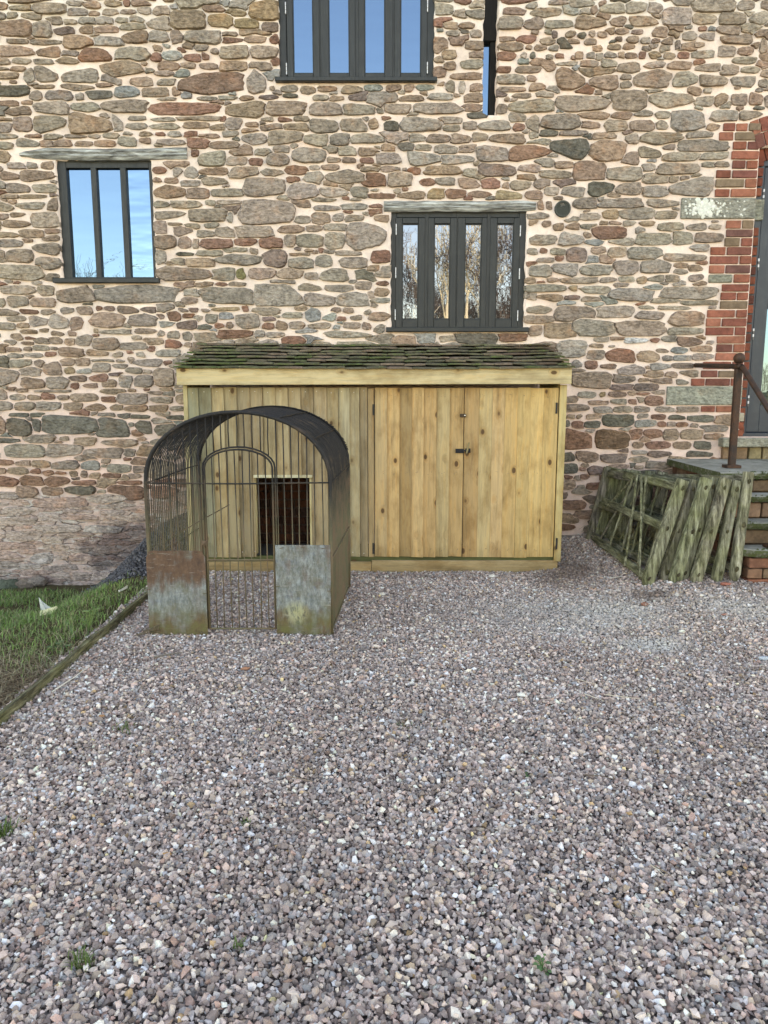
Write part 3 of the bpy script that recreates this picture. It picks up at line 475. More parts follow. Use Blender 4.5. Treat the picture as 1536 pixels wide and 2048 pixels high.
# ---- brick jamb courses: (top px, bottom px, left px)
COURSES = [(246.5, 262, 1445), (264, 280.5, 1437), (283, 299, 1464), (302, 319, 1461), (321.5, 337.5, 1463), (340.5, 356, 1431), (358, 375, 1430), (378, 393.5, 1429),
           (440.5, 457, 1451), (459, 474, 1451), (476, 492.5, 1448), (494, 510, 1420), (512, 528.5, 1418), (530, 547, 1417), (548.5, 565.5, 1466), (568, 583, 1442), (585, 600, 1440),
           (602, 617.5, 1439), (619.5, 635, 1413), (636.5, 653, 1411), (654.5, 671, 1410), (672, 687, 1432), (688.5, 704.5, 1431), (706, 721, 1430), (723, 738, 1405), (741, 755, 1401), (757, 771.5, 1381),
           (812, 824, 1401)]
JX = P(1500, 560)[0]                       # the outer jamb corner
brk = []
for k, (a, b, l) in enumerate(COURSES):
    z1, z0 = P(1470, a)[1], P(1470, b)[1]; x0 = P(l, (a+b)/2)[0]
    mark(x0, JX, z0, z1, .006)
    brk.append((x0, JX, z0, z1, k))
STB1 = (P(1362, 416)[0], JX, P(1430, 437.5)[1], P(1430, 396)[1]); STB2 = (P(1333, 791)[0], JX, P(1410, 810)[1], P(1410, 772.5)[1])
STBm = (P(1448, 557)[0], 0, 0, 0)
mark(*STB1, g=.008); mark(*STB2, g=.008)
mark(P(1418, 557)[0], P(1464, 557)[0], P(1440, 565.5)[1], P(1440, 548.5)[1], .005)
THR = (P(1444, 884, 6.93)[0], DOOR[1]+.2, P(1480, 894, 6.93)[1], P(1480, 876, 6.93)[1])
mark(THR[0], THR[1], THR[2]-.1, THR[3], 0)
# arch above the door
A0 = P(1480/2.667+960, 800/2.667); RA = 1.75; AC = (A0[0]+.36*RA, A0[1]-.93*RA); TA = .235
jj, ii = np.mgrid[0:NZ, 0:NX]
gx = RX0+ii*CELL; gz = RZ0+jj*CELL
OCC |= ((gx-AC[0])**2+(gz-AC[1])**2 < (RA+TA+.012)**2) & (gx > A0[0]-.1) & (gz > A0[1]-.02)
shed_zone = (P(378, 900)[0], P(1115, 900)[0], -.3, P(700, 735)[1])
mark(*shed_zone)

def weather(x, z):
    """1 at the smeared old foot of the wall on the left"""
    if x > -.9: return 0.0
    zl = P(150, 985)[1]+.03*noise.noise(Vector((x*3, 0, 3)))
    return sstep(zl+.015, zl-.05, z)

def outline(cx, cz, a, b, N, gapc, must=False):
    """an angular block: a few corners joined by nearly straight breaks, cut back where a neighbour already sits"""
    kind = random.random(); tl = tr = 0
    if kind < .22: tl, tr = rv(.2, .6), rv(.2, .6)
    elif kind < .42: tl = rv(.3, .65)
    elif kind < .62: tr = rv(.3, .65)
    else: tl, tr = rv(0, .2), rv(0, .2)
    M_ = random.choice((6, 7, 8, 9)) if a > .05 else random.choice((5, 6, 7)); n = rv(2.6, 6.5); peak = rv(-.6, .6); sk = rv(-.14, .14); up = random.choice((1, 0, -1, 1)); t0 = rv(0, 6.28)
    cor = []
    for k in range(M_):
        t = t0+2*math.pi*(k+rv(-.28, .28))/M_; c, s_ = math.cos(t), math.sin(t)
        ux = math.copysign(abs(c)**(2/n), c); uz = math.copysign(abs(s_)**(2/n), s_)
        f = rv(.94, 1.13); tt = tl*(peak-ux)/(1+peak) if ux < peak else tr*(ux-peak)/(1-peak)
        zz = uz*(1-tt)+up*(-.5)*tt
        cor.append((ux*a*f+sk*uz*b, zz*b*f))
    cor.sort(key=lambda p: math.atan2(p[1], p[0])); out = []
    for k in range(N):
        t = -math.pi+2*math.pi*(k+rv(-.2, .2))/N; c, s_ = math.cos(t)*a, math.sin(t)*b; L0 = math.hypot(c, s_); dx, dz = c/L0, s_/L0; R_ = None
        for q in range(M_):
            (x1, z1), (x2, z2) = cor[q], cor[(q+1) % M_]; ex, ez = x2-x1, z2-z1; den = dx*ez-dz*ex
            if abs(den) < 1e-9: continue
            r = (x1*ez-z1*ex)/den; u = (x1*dz-z1*dx)/den
            if r > 0 and -1e-6 <= u <= 1+1e-6: R_ = r if R_ is None else max(R_, r)
        if R_ is None: R_ = .6*min(a, b)
        R_ = max(min(R_, L0*1.35), .45*min(a, b))*(1+rv(-.035, .035)); R_ += .0025*noise.noise(Vector((t*3, cx*9, cz*9)))
        dx *= R_; dz *= R_; m = max(3, int(R_/CELL)); hit = 1.0
        for q in range(1, m+1):
            qq = q/m
            i = int((cx+dx*qq-RX0)/CELL); j = int((cz+dz*qq-RZ0)/CELL)
            if i < 0 or j < 0 or i >= NX or j >= NZ: continue
            if OCC[j, i]: hit = max(.15, (q-1)/m); break
        out.append((dx*hit, dz*hit))
    return out
def fill_poly(cx, cz, pts, gap):
    xs = [cx+p[0] for p in pts]; zs = [cz+p[1] for p in pts]
    i0, i1 = max(0, int((min(xs)-gap-RX0)/CELL)), min(NX, int((max(xs)+gap-RX0)/CELL)+2)
    j0, j1 = max(0, int((min(zs)-gap-RZ0)/CELL)), min(NZ, int((max(zs)+gap-RZ0)/CELL)+2)
    if i1 <= i0 or j1 <= j0: return
    X = gx[j0:j1, i0:i1]-cx; Z = gz[j0:j1, i0:i1]-cz
    ang = np.arctan2(Z, X) % (2*math.pi); rad = np.hypot(X, Z)
    pa = np.array([math.atan2(p[1], p[0]) % (2*math.pi) for p in pts]); pr = np.array([math.hypot(*p) for p in pts])
    o = np.argsort(pa); rr = np.interp(ang, pa[o], pr[o], period=2*math.pi)
    OCC[j0:j1, i0:i1] |= rad < rr+gap
stones = []      # (cx, cz, pts, colour key, N)
def place(cx, cz, a, b, key, gap=.013, N=None, grow=1.0):
    i, j = int((cx-RX0)/CELL), int((cz-RZ0)/CELL)
    if i < 2 or j < 2 or i >= NX-2 or j >= NZ-2: return False
    w, h = max(1, int(a*.55/CELL)), max(1, int(b*.55/CELL))
    if OCC[max(0, j-h):j+h+1, max(0, i-w):i+w+1].mean() > .12: return False
    N = N or (13 if a < .07 else 18 if a < .15 else 24)
    pts = outline(cx, cz, a*grow, b*grow, N, gap)
    ar = .5*abs(sum(pts[k-1][0]*pts[k][1]-pts[k][0]*pts[k-1][1] for k in range(len(pts))))
    if ar < .95*a*b or ar < .0007: return False
    fill_poly(cx, cz, pts, gap)
    stones.append((cx, cz, pts, key, ar))
    return True
cand = []
for (sc, ox, oy, txt) in TILES:
    for it in txt.split(';'):
        a = it.split()
        x0, y0, x1, y1 = (float(v) for v in a[:4])
        px0, px1, py0, py1 = ox+x0/sc, ox+x1/sc, oy+y0/sc, oy+y1/sc
        if px0 <= 1: px0 -= 14
        m = (py0+py1)/2
        xa, z = P(px0, m)[0], P((px0+px1)/2, m)[1]; xb = P(px1, m)[0]
        zt, zb = P((px0+px1)/2, py0)[1], P((px0+px1)/2, py1)[1]
        cand.append(((xa+xb)/2, (zt+zb)/2, (xb-xa)/2, (zt-zb)/2, a[4]))
cand.sort(key=lambda c: -c[2]*c[3])
for c in cand: place(c[0], c[1], c[2]*1.09, c[3]*1.16, c[4], gap=.0065)
n_meas = len(stones)
keys = 'gggggggbbbbrrpdgw'
for (a, b, tries) in ((.13, .055, 900), (.10, .045, 4000), (.07, .033, 7000), (.045, .024, 9000), (.032, .017, 6000)):
    for _ in range(tries):
        cx, cz = rv(RX0+.1, RX1-.1), rv(RZ0+.05, RZ1-.08)
        k = random.choice(keys)
        if cz < .75 and random.random() < .5: k = random.choice('rrbp')
        fl_ = .62 if weather(cx, cz) > .3 else 1
        place(cx, cz, a*rv(.75, 1.25)/fl_**.5, b*rv(.8, 1.3)*fl_, k, gap=.0065, grow=1.25)

def stone_mesh(mb, cx, cz, pts, key, big):
    wz = weather(cx, cz)
    base = PAL[key]
    j = .16; kk = 1+rv(-j, j)
    col = [base[0]*kk*(1+rv(-.05, .05)), base[1]*kk, base[2]*kk*(1+rv(-.06, .06))]
    bt = max(0, rv(-.2, .6)); bq = random.choice(((.31, .21, .155), (.31, .20, .15), (.34, .26, .185), (.27, .225, .185)))
    if key in 'gGbp': col = [col[q]*(1-bt)+bq[q]*kk*bt for q in range(3)]
    if wz > 0:
        t = .5*wz; g = (.56, .46, .42)
        col = [col[q]*(1-t)+g[q]*t for q in range(3)]
    N = len(pts); hgt = (rv(.008, .018) if not big else rv(.013, .028))*(1-.45*wz)
    tx, tz = rv(-.05, .05), rv(-.10, .06); sd_ = rv(0, 99)
    ca = (col[0], col[1], col[2], random.random())
    vs = []; cs = []
    fs_ = rv(.90, .955); tilt_ = [rv(-.006, .006) for _ in pts]
    for (f, y, w) in ((1.02, .026, 0), (1.0, -.002, .15), (fs_, -hgt*.9, .8), (.52, -hgt, 1.2)):
        for (dx, dz) in pts:
            nn = noise.noise(Vector((dx*22+sd_, dz*30, sd_)))*.006*w
            jt = 1+(rv(-.05, .05) if w > .2 else rv(-.025, .025))
            vs.append((cx+dx*f*jt, YW+y+nn+(tx*dx+tz*dz)*(.6 if w else 0)*min(1, w+.3), cz+dz*f*jt))
    vs.append((cx, YW-hgt*1.05+rv(-.003, .003), cz))
    fs = []
    for r_ in range(3):
        for k in range(N):
            k2 = (k+1) % N
            fs.append((r_*N+k, r_*N+k2, (r_+1)*N+k2, (r_+1)*N+k))
    for k in range(N): fs.append((3*N+k, 3*N+(k+1) % N, 4*N))
    mb.add(vs, fs, ca)
def in_view(cx, cz):
    x, z = cx, cz-CZ
    dep = YW*cp-z*sp; u = (YW*sp+z*cp)/dep*FPX
    px, py = 768+x/(YW*cp-z*sp)*FPX, 1024-u
    return -10 < px < 1546 and -10 < py < 1250
order = sorted(range(len(stones)), key=lambda i: -(stones[i][4] if in_view(stones[i][0], stones[i][1]) else stones[i][4]*.001))
rest = MB()
for rank, i in enumerate(order):
    cx, cz, pts, key, ar = stones[i]
    if rank < 298:
        mb = MB(); stone_mesh(mb, cx, cz, pts, key, True)
        mb.build('stone', M['stone'], building, smooth=False, loc=(cx, YW, cz))
    else: stone_mesh(rest, cx, cz, pts, key, False)
rest.build('small_stones', M['stone'], building, smooth=False, kind='stuff')
print('STONES', len(stones), 'measured', n_meas)

# ---- mortar face with real openings
def mortar_col(x, z):
    t = sstep(4.25, 4.75, z)*sstep(-.4, .3, noise.noise(Vector((x*1.2, z*1.2, 5)))+.45)
    a = (.84, .705, .625); b = (.78, .73, .675); low = (.78, .60, .535)
    l = sstep(2.1, 1.0, z)
    c = [a[q]*(1-l)+low[q]*l for q in range(3)]
    c = [c[q]*(1-t)+b[q]*t for q in range(3)]
    w = 1+.10*noise.noise(Vector((x*2.1, z*2.6, 9)))
    s = sstep(.62, .80, noise.noise(Vector((x*1.7+3, z*3.3, 1)))*.5+.5)*.25
    c = [c[0]*w*(1-.05*s), c[1]*w*(1-.25*s), c[2]*w*(1-.35*s)]
    ww = weather(x, z)
    if P(450, 1000)[0] < x < P(700, 1000)[0] and z < .95: return (.13, .085, .07, 0)  # mortar behind the hatch painted dark for the shed's unlit interior
    return (c[0], c[1], c[2], ww)
xs = list(np.arange(RX0-1.5, RX1+1.5+1e-6, .028)); zs = list(np.arange(-.6, 5.0+1e-6, .028))
def insert(L, v):
    i = min(range(len(L)), key=lambda k: abs(L[k]-v)); L[i] = v
for o in OPEN:
    insert(xs, o[0]); insert(xs, o[1]); insert(zs, o[2]); insert(zs, o[3])
xs = sorted(set(xs)); zs = sorted(set(zs))
mb = MB(); nx, nz = len(xs), len(zs)
edgeval = {'x': [v for o in OPEN for v in o[:2]], 'z': [v for o in OPEN for v in o[2:]]}
def near_open(x, z):
    for o in OPEN:
        if o[0]-1e-6 <= x <= o[1]+1e-6 and o[2]-1e-6 <= z <= o[3]+1e-6: return o
    return None
vs = []; cs = []
for j, z in enumerate(zs):
    for i, x in enumerate(xs):
        nn = noise.noise(Vector((x*9, z*9, 0)))*.5+noise.noise(Vector((x*23, z*23, 4)))*.3
        wv = weather(x, z)
        y = YW+.007-.003*wv+nn*(.008+.016*wv)
        o = near_open(x, z); dx = dz = 0
        if o is not None and o is not DOOR:
            q = noise.noise(Vector((x*14, z*14, 8)))*.014
            if abs(x-o[0]) < 1e-6: dx = q
            if abs(x-o[1]) < 1e-6: dx = q
            if abs(z-o[2]) < 1e-6 or abs(z-o[3]) < 1e-6: dz = q*.3
            y = YW+.002
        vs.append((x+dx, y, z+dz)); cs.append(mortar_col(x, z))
fs = []
solid = np.ones((nz-1, nx-1), dtype=bool)
for j in range(nz-1):
    for i in range(nx-1):
        mx, mz = (xs[i]+xs[i+1])/2, (zs[j]+zs[j+1])/2
        for o in OPEN:
            if o[0] < mx < o[1] and o[2] < mz < o[3]: solid[j, i] = False
n0 = len(vs); inner = {}
def inn(k):
    if k not in inner:
        inner[k] = len(vs); v = vs[k]; vs.append((v[0], v[1]+.30, v[2])); cs.append(cs[k])
    return inner[k]
for j in range(nz-1):
    for i in range(nx-1):
        if not solid[j, i]: continue
        q = (j*nx+i, j*nx+i+1, (j+1)*nx+i+1, (j+1)*nx+i); fs.append(q)
        for (dj, di, e) in ((-1, 0, (q[0], q[1])), (1, 0, (q[2], q[3])), (0, -1, (q[3], q[0])), (0, 1, (q[1], q[2]))):
            a, b = j+dj, i+di
            if 0 <= a < nz-1 and 0 <= b < nx-1 and not solid[a, b]:
                fs.append((e[0], inn(e[0]), inn(e[1]), e[1]))
mb.add(vs, fs, cs)
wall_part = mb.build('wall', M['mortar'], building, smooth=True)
# the body of the building behind its face, and its roof (they keep the sun off this side)
bm_ = MB(); bx0, bx1 = -7.5, 7.5
for (x0, x1, z0, z1) in ((bx0, RX0-1.4, -.7, 5.0), (RX1+1.4, bx1, -.7, 5.0)):
    bm_.box(x0, x1, YW, YW+.4, z0, z1, (.4, .34, .28, 0))
bm_.box(bx0, bx1, YW+.0, YW+.4, 5.0, 7.0, (.4, .34, .28, 0))
bm_.box(bx0, bx1, YW+.42, YW+.55, -.7, 5.0, (.03, .03, .03, 0))
bm_.box(bx0, bx1, YW+6.6, YW+7.0, -.7, 7.0, (.4, .34, .28, 0))
bm_.box(bx0, bx0+.4, YW+.56, YW+6.6, -.7, 7.0, (.4, .34, .28, 0)); bm_.box(bx1-.4, bx1, YW+.56, YW+6.6, -.7, 7.0, (.4, .34, .28, 0))
bm_.build('outer_wall', M['mortar'], building)
rf = MB(); e = .35
v = [(bx0-e, YW-e, 6.95), (bx1+e, YW-e, 6.95), (bx1+e, YW+3.5, 9.3), (bx0-e, YW+3.5, 9.3), (bx0-e, YW+7+e, 6.95), (bx1+e, YW+7+e, 6.95)]
v2 = [(a, b, c+.16) for a, b, c in v]
rf.add(v+v2, [(0, 1, 2, 3), (3, 2, 5, 4), (6, 9, 8, 7), (9, 10, 11, 8), (0, 6, 7, 1), (4, 5, 11, 10), (0, 3, 9, 6), (3, 4, 10, 9), (1, 7, 8, 2), (2, 8, 11, 5)], (.08, .075, .07, 0))
rf.build('roof', M['flat'], building)

# ---- bricks
def brick(x0, x1, z0, z1, yf, col, depth=.10):
    m = MB(); q = .004
    m.box(x0+rv(0, q), x1-rv(0, q), yf+rv(-.003, .004), yf+depth, z0+rv(0, q*.6), z1-rv(0, q*.6), jc(col, .14), bev=.004)
    for i, vv in enumerate(m.v): m.v[i] = (vv[0]+rv(-.0015, .0015), vv[1]+rv(-.0015, .0015), vv[2]+rv(-.0015, .0015))
    m.build('brick', M['brick'], building, loc=((x0+x1)/2, yf, (z0+z1)/2))
BR = [(.275, .095, .062), (.235, .080, .056), (.19, .072, .056), (.31, .120, .078), (.145, .07, .058)]
for (x0, x1, z0, z1, k) in brk:
    L = x1-x0; unit = .225; odd = k % 2
    cuts = [x1]; x = x1-(unit if odd else .108)
    while x > x0+.07: cuts.append(x); x -= unit if (len(cuts)+odd) % 2 else (.108 if random.random() < .45 else unit)
    cuts.append(x0)
    for a, b in zip(cuts[1:], cuts[:-1]):
        c = random.choice(BR[:4]) if random.random() < .9 else BR[4]
        if random.random() < .06: c = (.20, .14, .095)
        brick(a+.005, b-.005, z0, z1, YW-.010, c)
# the brickwork inside the hatch of the shed, reds darkened for the shade in there
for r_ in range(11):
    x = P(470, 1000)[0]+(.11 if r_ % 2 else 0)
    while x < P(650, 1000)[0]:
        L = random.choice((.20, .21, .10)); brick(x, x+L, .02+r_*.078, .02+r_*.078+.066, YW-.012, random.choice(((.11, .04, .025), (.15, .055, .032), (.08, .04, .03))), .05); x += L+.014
# inner order of the jamb, set back, in darker bricks
IX1 = DX0+.008
zt = DOOR[3]-.02; z = DOOR[2]+.02; k = 0
while z < zt:
    stone_here = STB1[2]-.02 < z+.035 < STB1[3]+.01
    if not stone_here:
        w = .0
        brick(JX+.004, max(IX1, JX+.075), z+.004, min(zt, z+.074), YW+.055, random.choice(((.17, .05, .032), (.20, .06, .036), (.11, .038, .028), (.23, .07, .04))))
    z += .082; k += 1
for (s_, lab, c_) in ((STB1, 'jamb stone crusted with white lichen', (.28, .28, .235)), (STB2, 'smooth grey green jamb stone', (.31, .315, .255))):
    m = MB(); m.box(s_[0], s_[1], YW-.014, YW+.1, s_[2], s_[3], c_+(.3,), bev=.006)
    m.build('jamb_stone', M['stone'], building, label=lab, loc=(s_[0], YW, s_[2]))
m = MB(); m.box(JX+.003, JX+.1, YW+.05, YW+.15, STB1[2], STB1[3], (.24, .25, .20, .5), bev=.004); m.build('jamb_stone', M['stone'], building)
m = MB(); m.box(P(1417, 557)[0], P(1464, 557)[0], YW-.012, YW+.1, P(1440, 565.5)[1], P(1440, 549)[1], (.24, .24, .19, .8), bev=.008); m.build('jamb_stone', M['stone'], building, label='short grey stone among the red bricks')
# lichen crust on the upper jamb stone
m = MB()
for _ in range(230):
    u = random.gauss(.30, .13) if random.random() < .75 else rv(.05, .85); w_ = random.gauss(.5, .2)
    if not (.02 < u < .9 and .06 < w_ < .94): continue
    cx, cz = STB1[0]+(STB1[1]-STB1[0])*u, STB1[2]+(STB1[3]-STB1[2])*w_; r = rv(.003, .017)*(1.3 if abs(u-.3) < .12 else .7)
    N = 8; pp = [(cx+math.cos(t)*r*rv(.7, 1.2), YW-.0148, cz+math.sin(t)*r*rv(.6, 1.1)) for t in [6.2832*q/N for q in range(N)]]
    m.add(pp+[(cx, YW-.0165-rv(0, .0012), cz)], [(q, (q+1) % N, N) for q in range(N)], jc((.60, .62, .56), .12))
m.build('lichen', M['flat'], building, kind='stuff')
# arch: two rings of brick on end
def arch_ring(r0, r1, yf, cols, n, dep=.1):
    a0 = math.atan2(A0[1]-AC[1], A0[0]-AC[0]); a1 = math.pi-a0
    st = (a0-a1)/n
    for k in range(n):
        t0 = a0-st*k-.003; t1 = a0-st*(k+1)+.003
        if AC[0]+r0*math.cos(t1) > RX1+.6: break
        m = MB(); c = jc(random.choice(cols), .14); vs = []
        for y in (yf+rv(-.003, .003), yf+dep):
            for (r, t) in ((r0+.004, t0), (r1-.004, t0), (r1-.004, t1), (r0+.004, t1)):
                vs.append((AC[0]+r*math.cos(t), y, AC[1]+r*math.sin(t)))
        m.add(vs, [(0, 1, 2, 3), (7, 6, 5, 4), (0, 4, 5, 1), (1, 5, 6, 2), (2, 6, 7, 3), (3, 7, 4, 0)], c)
        m.build('brick', M['brick'], building, loc=vs[0])
arch_ring(RA, RA+TA/2, YW-.012, BR[:4], 17); arch_ring(RA+TA/2, RA+TA, YW-.012, BR[:4], 19)
arch_ring(RA-.11, RA-.002, YW+.05, [(.17, .05, .032), (.2, .06, .04)], 16)
# threshold and the bricks below it
m = MB(); m.box(THR[0], THR[1], YW-.10, YW+.3, THR[2], THR[3], (.30, .29, .23, .4), bev=.008); m.build('threshold', M['stone'], building, label='grey green stone threshold')
x = THR[0]+.03; zb_, zt_ = P(1480, 913)[1], THR[2]-.004
while x < THR[1]:
    L = random.choice((.22, .22, .11)); brick(x, x+L, zb_-.02, zt_, YW-.045, random.choice(((.24, .15, .09), (.25, .19, .11), (.20, .11, .07)))); x += L+.012
for (a, b, c, l, r, colr) in ((826, 843, 0, 1470, 1489, (.42, .36, .27)), (845, 858, 0, 1474, 1487, (.30, .085, .05)), (860, 872, 0, 1476, 1486, (.27, .085, .05))):
    brick(P(l, (a+b)/2)[0], P(r, (a+b)/2)[0], P(l, b)[1], P(l, a)[1], YW-.01, colr)
# ---- timber lintels
def lintel(r, lab, pointed):
    m = MB(); x0, x1, z0, z1 = r; n = 60; vs = []; fs = []
    for i in range(n+1):
        u = i/n; x = x0+(x1-x0)*u
        f = 1.0
        if pointed: f = .28+.72*min(1, (u/.16))**.7
        bow = (-.010*math.sin(u*3.1) if pointed else 0)+.006*noise.noise(Vector((x*3, 1, 1)))
        zc = (z0+z1)/2-(.012*(1-f)); h = (z1-z0)/2*f
        if not pointed and u > .93: h *= 1-.25*(u-.93)/.07
        k = [noise.noise(Vector((x*12, q*3.1, 7)))*.005 for q in range(10)]
        prof = [(.10, -h), (-.004, -h+.004), (-.012-k[1], -h*.6), (-.020+k[2]*1.5, -h*.25), (-.014+k[3]*1.5, h*.05), (-.021+k[4]*1.5, h*.4), (-.013+k[5], h*.8), (-.002, h), (.10, h)]
        for q, (y, zz) in enumerate(prof): vs.append((x, YW+y, zc+zz+bow+k[q]*.8))
    for i in range(n):
        for q in range(8): fs.append((i*9+q, (i+1)*9+q, (i+1)*9+q+1, i*9+q+1))
    fs.append(tuple(range(9))); fs.append(tuple(n*9+q for q in range(9))[::-1])
    m.add(vs, fs, (.84, .93, 1.02, rv(0, 1))); return m.build('timber_lintel', M['lintel'], building, label=lab)
lintel(LIN1, 'gnarled grey oak lintel tapering at its left end', True)
lintel(LIN2, 'straighter grey oak lintel over the four-light window', False)
# ---- windows
PC = (.02, .02, .02, 0)
def frame_box(mb, X0, X1, Z0, Z1, t, y0, y1, b=.003):
    tl, tr, tb, tt = t if hasattr(t, '__len__') else (t,)*4
    mb.box(X0, X0+tl, y0, y1, Z0, Z1, PC, b); mb.box(X1-tr, X1, y0, y1, Z0, Z1, PC, b)
    mb.box(X0+tl, X1-tr, y0+.0015, y1, Z1-tt, Z1, PC, b); mb.box(X0+tl, X1-tr, y0+.0015, y1, Z0, Z0+tb, PC, b)
def px2x(px, ym): return P(px, ym)[0]
def window(op, sill, ym, casements, glass, hinges, lab, fr=(.04, .04, .02, .04), plain=False, yr=.035):
    x0, x1, z0, z1 = op
    m = MB(); frame_box(m, x0-.03, x1+.03, z0-.01, z1+.02, (fr[0]+.03, fr[1]+.03, fr[2]+.01, fr[3]+.02), YW+yr, YW+yr+.09)
    if plain:
        for a in casements[:-1]: pass
        for (a, b) in plain: m.box(px2x(a, ym), px2x(b, ym), YW+yr+.003, YW+yr+.085, z0, z1, PC, .003)
    win = m.build('window', M['paint'], building, label=lab)
    for c0, c1 in zip(casements[:-1], casements[1:]):
        if not plain:
            k = MB(); k.box(px2x(c0[1], ym)-.002, px2x(c1[0], ym)+.002, YW+yr-.004, YW+yr+.06, z0+.005, z1-.01, PC, .002); k.build('mullion', M['paint'], win)
    s = MB(); s.box(sill[0], sill[1], YW-.045, YW+yr, sill[2], sill[3], PC, .004); s.build('window_sill', M['paint'], win)
    for n_, c in enumerate(casements):
        (ca, cb, pa, pb, pt, pbm, ct, cbm) = c
        X0, X1 = px2x(ca, ym), px2x(cb, ym); G0, G1 = px2x(pa, ym), px2x(pb, ym)
        zt, zb = P((ca+cb)/2, ct)[1], P((ca+cb)/2, cbm)[1]; gt, gb = P((ca+cb)/2, pt)[1], P((ca+cb)/2, pbm)[1]
        yo = YW+yr-.012 if not plain else YW+yr+.02
        if not plain:
            k = MB(); frame_box(k, X0, X1, zb, zt, (G0-X0, X1-G1, gb-zb, zt-gt), yo, yo+.055, .004)
            # bead round the pane
            frame_box(k, G0-.001, G1+.001, gb-.001, gt+.001, .008, yo+.012, yo+.03, .001)
            k.build('casement', M['paint'], win)
        g = MB(); yg = yo+.026 if not plain else YW+yr+.035
        tw = rv(-.0012, .0012)
        g.add([(G0, yg+tw, gb), (G1, yg-tw, gb), (G1, yg-tw, gt), (G0, yg+tw, gt)], [(0, 1, 2, 3)], PC)
        g.add([(G0, yg+.01, gb), (G1, yg+.01, gb), (G1, yg+.01, gt), (G0, yg+.01, gt)], [(3, 2, 1, 0)], PC)
        g.build('glass_pane', glass[n_], win)
    for (hx, hy) in hinges:
        X, Z = P(hx, hy); h = MB(); h.box(X-.004, X+.004, YW+yr-.024, YW+yr-.008, Z-.045, Z+.045, (.62, .64, .66, 0), .002)
        for dz in (-.015, .015): h.box(X-.0048, X+.0048, YW+yr-.0255, YW+yr-.008, Z+dz-.001, Z+dz+.001, (.15, .15, .15, 0))
        h.build('hinge', M['steel'], win)
    return win
g, gw = M['glass'], M['glass_w']
window(W1, SILL1, 445, [(120, 186, 135.5, 183.5, 336, 555, 324, 558), (186, 244, 194.5, 242, 336, 555, 324, 558), (244, 306, 253.5, 300, 336, 555, 324, 558)], [g, g, gw], [],
       'fixed three-light window under the gnarled lintel', fr=(.075, .035, .03, .055), plain=[(183.5, 194.5), (242, 253.5)])
window(W2, SILL2, 540, [(791, 850, 804.7, 836.6, 446, 637.5, 434, 654.5), (856, 913.2, 868.5, 900.4, 446, 637.5, 434, 654.5), (914.6, 974, 930, 963, 446, 637.5, 434, 654.5), (980, 1039, 993.3, 1026.8, 446, 637.5, 434, 654.5)], [M['glass_cw'], M['glass_c'], M['glass_c'], M['glass_cw']],
       [(792.5, 458), (791.5, 545), (790.5, 629), (1041.5, 461), (1039.5, 547), (1036, 631)], 'four-light casement window above the shed roof', fr=(.05, .06, .02, .05))
window(W3, SILL3, 70, [(572.8, 638.4, 585, 625.5, -120, 143.7, -140, 156.5), (640.3, 710.6, 657, 698, -120, 143.7, -140, 156.5), (717, 786, 729, 769.7, -120, 143.7, -140, 156.5), (789, 855, 801.3, 842.3, -120, 143.7, -140, 156.5)], [g, g, g, g],
       [(570.5, 14), (572.5, 136), (855.5, 10), (855, 134)], 'upper four-light casement window cut by the top of the picture', fr=(.06, .06, .02, .05))
# the narrow slit: near-black post and beam paint its deep shade
sx0, sx1, sz0, sz1 = SL
m = MB(); xm = P(984, 150)[0]
m.box(xm, sx1+.04, YW+.16, YW+.20, sz0-.02, sz1, PC); m.box(sx0-.04, sx1+.05, YW+.14, YW+.22, P(980, 82, 7.15)[1], sz1, (.05, .035, .02, 0))
slit = m.build('slit_window', M['black'], building, label='narrow slit window with ragged stone sides')
m = MB(); m.box(sx0-.05, sx1+.05, YW+.205, YW+.215, sz0-.05, sz1, PC); m.build('glass_pane', M['glass'], slit)
# door
m = MB(); dx0, dx1, dz0, dz1 = DOOR; dx0 = DX0-.005; dz1 = DTOP
m.box(dx0-.0, dx0+.06, YW+.075, YW+.17, dz0+.0, dz1, PC, .004); m.box(dx0, dx1, YW+.072, YW+.17, dz1-.07, dz1, PC, .004); m.box(dx0, dx1, YW+.06, YW+.17, dz0, dz0+.035, PC, .004); m.box(dx1-.06, dx1, YW+.075, YW+.17, dz0, dz1, PC, .004)
door = m.build('door', M['doorpaint'], building, label='tall blue grey door under the brick arch')
k = MB(); lx0, lx1, lz0, lz1 = dx0+.064, dx1-.064, dz0+.04, dz1-.073
g0 = lx0+.115; gz0 = lz0+.24
k.box(lx0, g0, YW+.085, YW+.13, lz0, lz1, PC, .004); k.box(lx1-.115, lx1, YW+.085, YW+.13, lz0, lz1, PC, .004)
k.box(g0, lx1-.115, YW+.086, YW+.13, lz1-.11, lz1, PC, .003); k.box(g0, lx1-.115, YW+.086, YW+.13, lz0, gz0, PC, .003); k.box(g0, lx1-.115, YW+.088, YW+.13, (lz0+lz1)/2-.0-.05, (lz0+lz1)/2+.05, PC, .003)
k.build('door_leaf', M['doorpaint'], door)
k = MB(); k.box(g0-.002, lx1-.113, YW+.105, YW+.112, gz0, lz1-.1, PC); k.build('glass_pane', M['glass'], door)
for py in (386, 526, 667, 802):
    Z = P(1515, py)[1]; h = MB(); X = lx0-.003
    for q in range(4): h.box(X-.006, X+.007, YW+.066, YW+.088, Z-.05+q*.025, Z-.05+q*.025+.023, ((.05, .05, .055, 0), (.55, .57, .6, 0))[q % 2], .001)
    h.build('hinge', M['steel'], door)
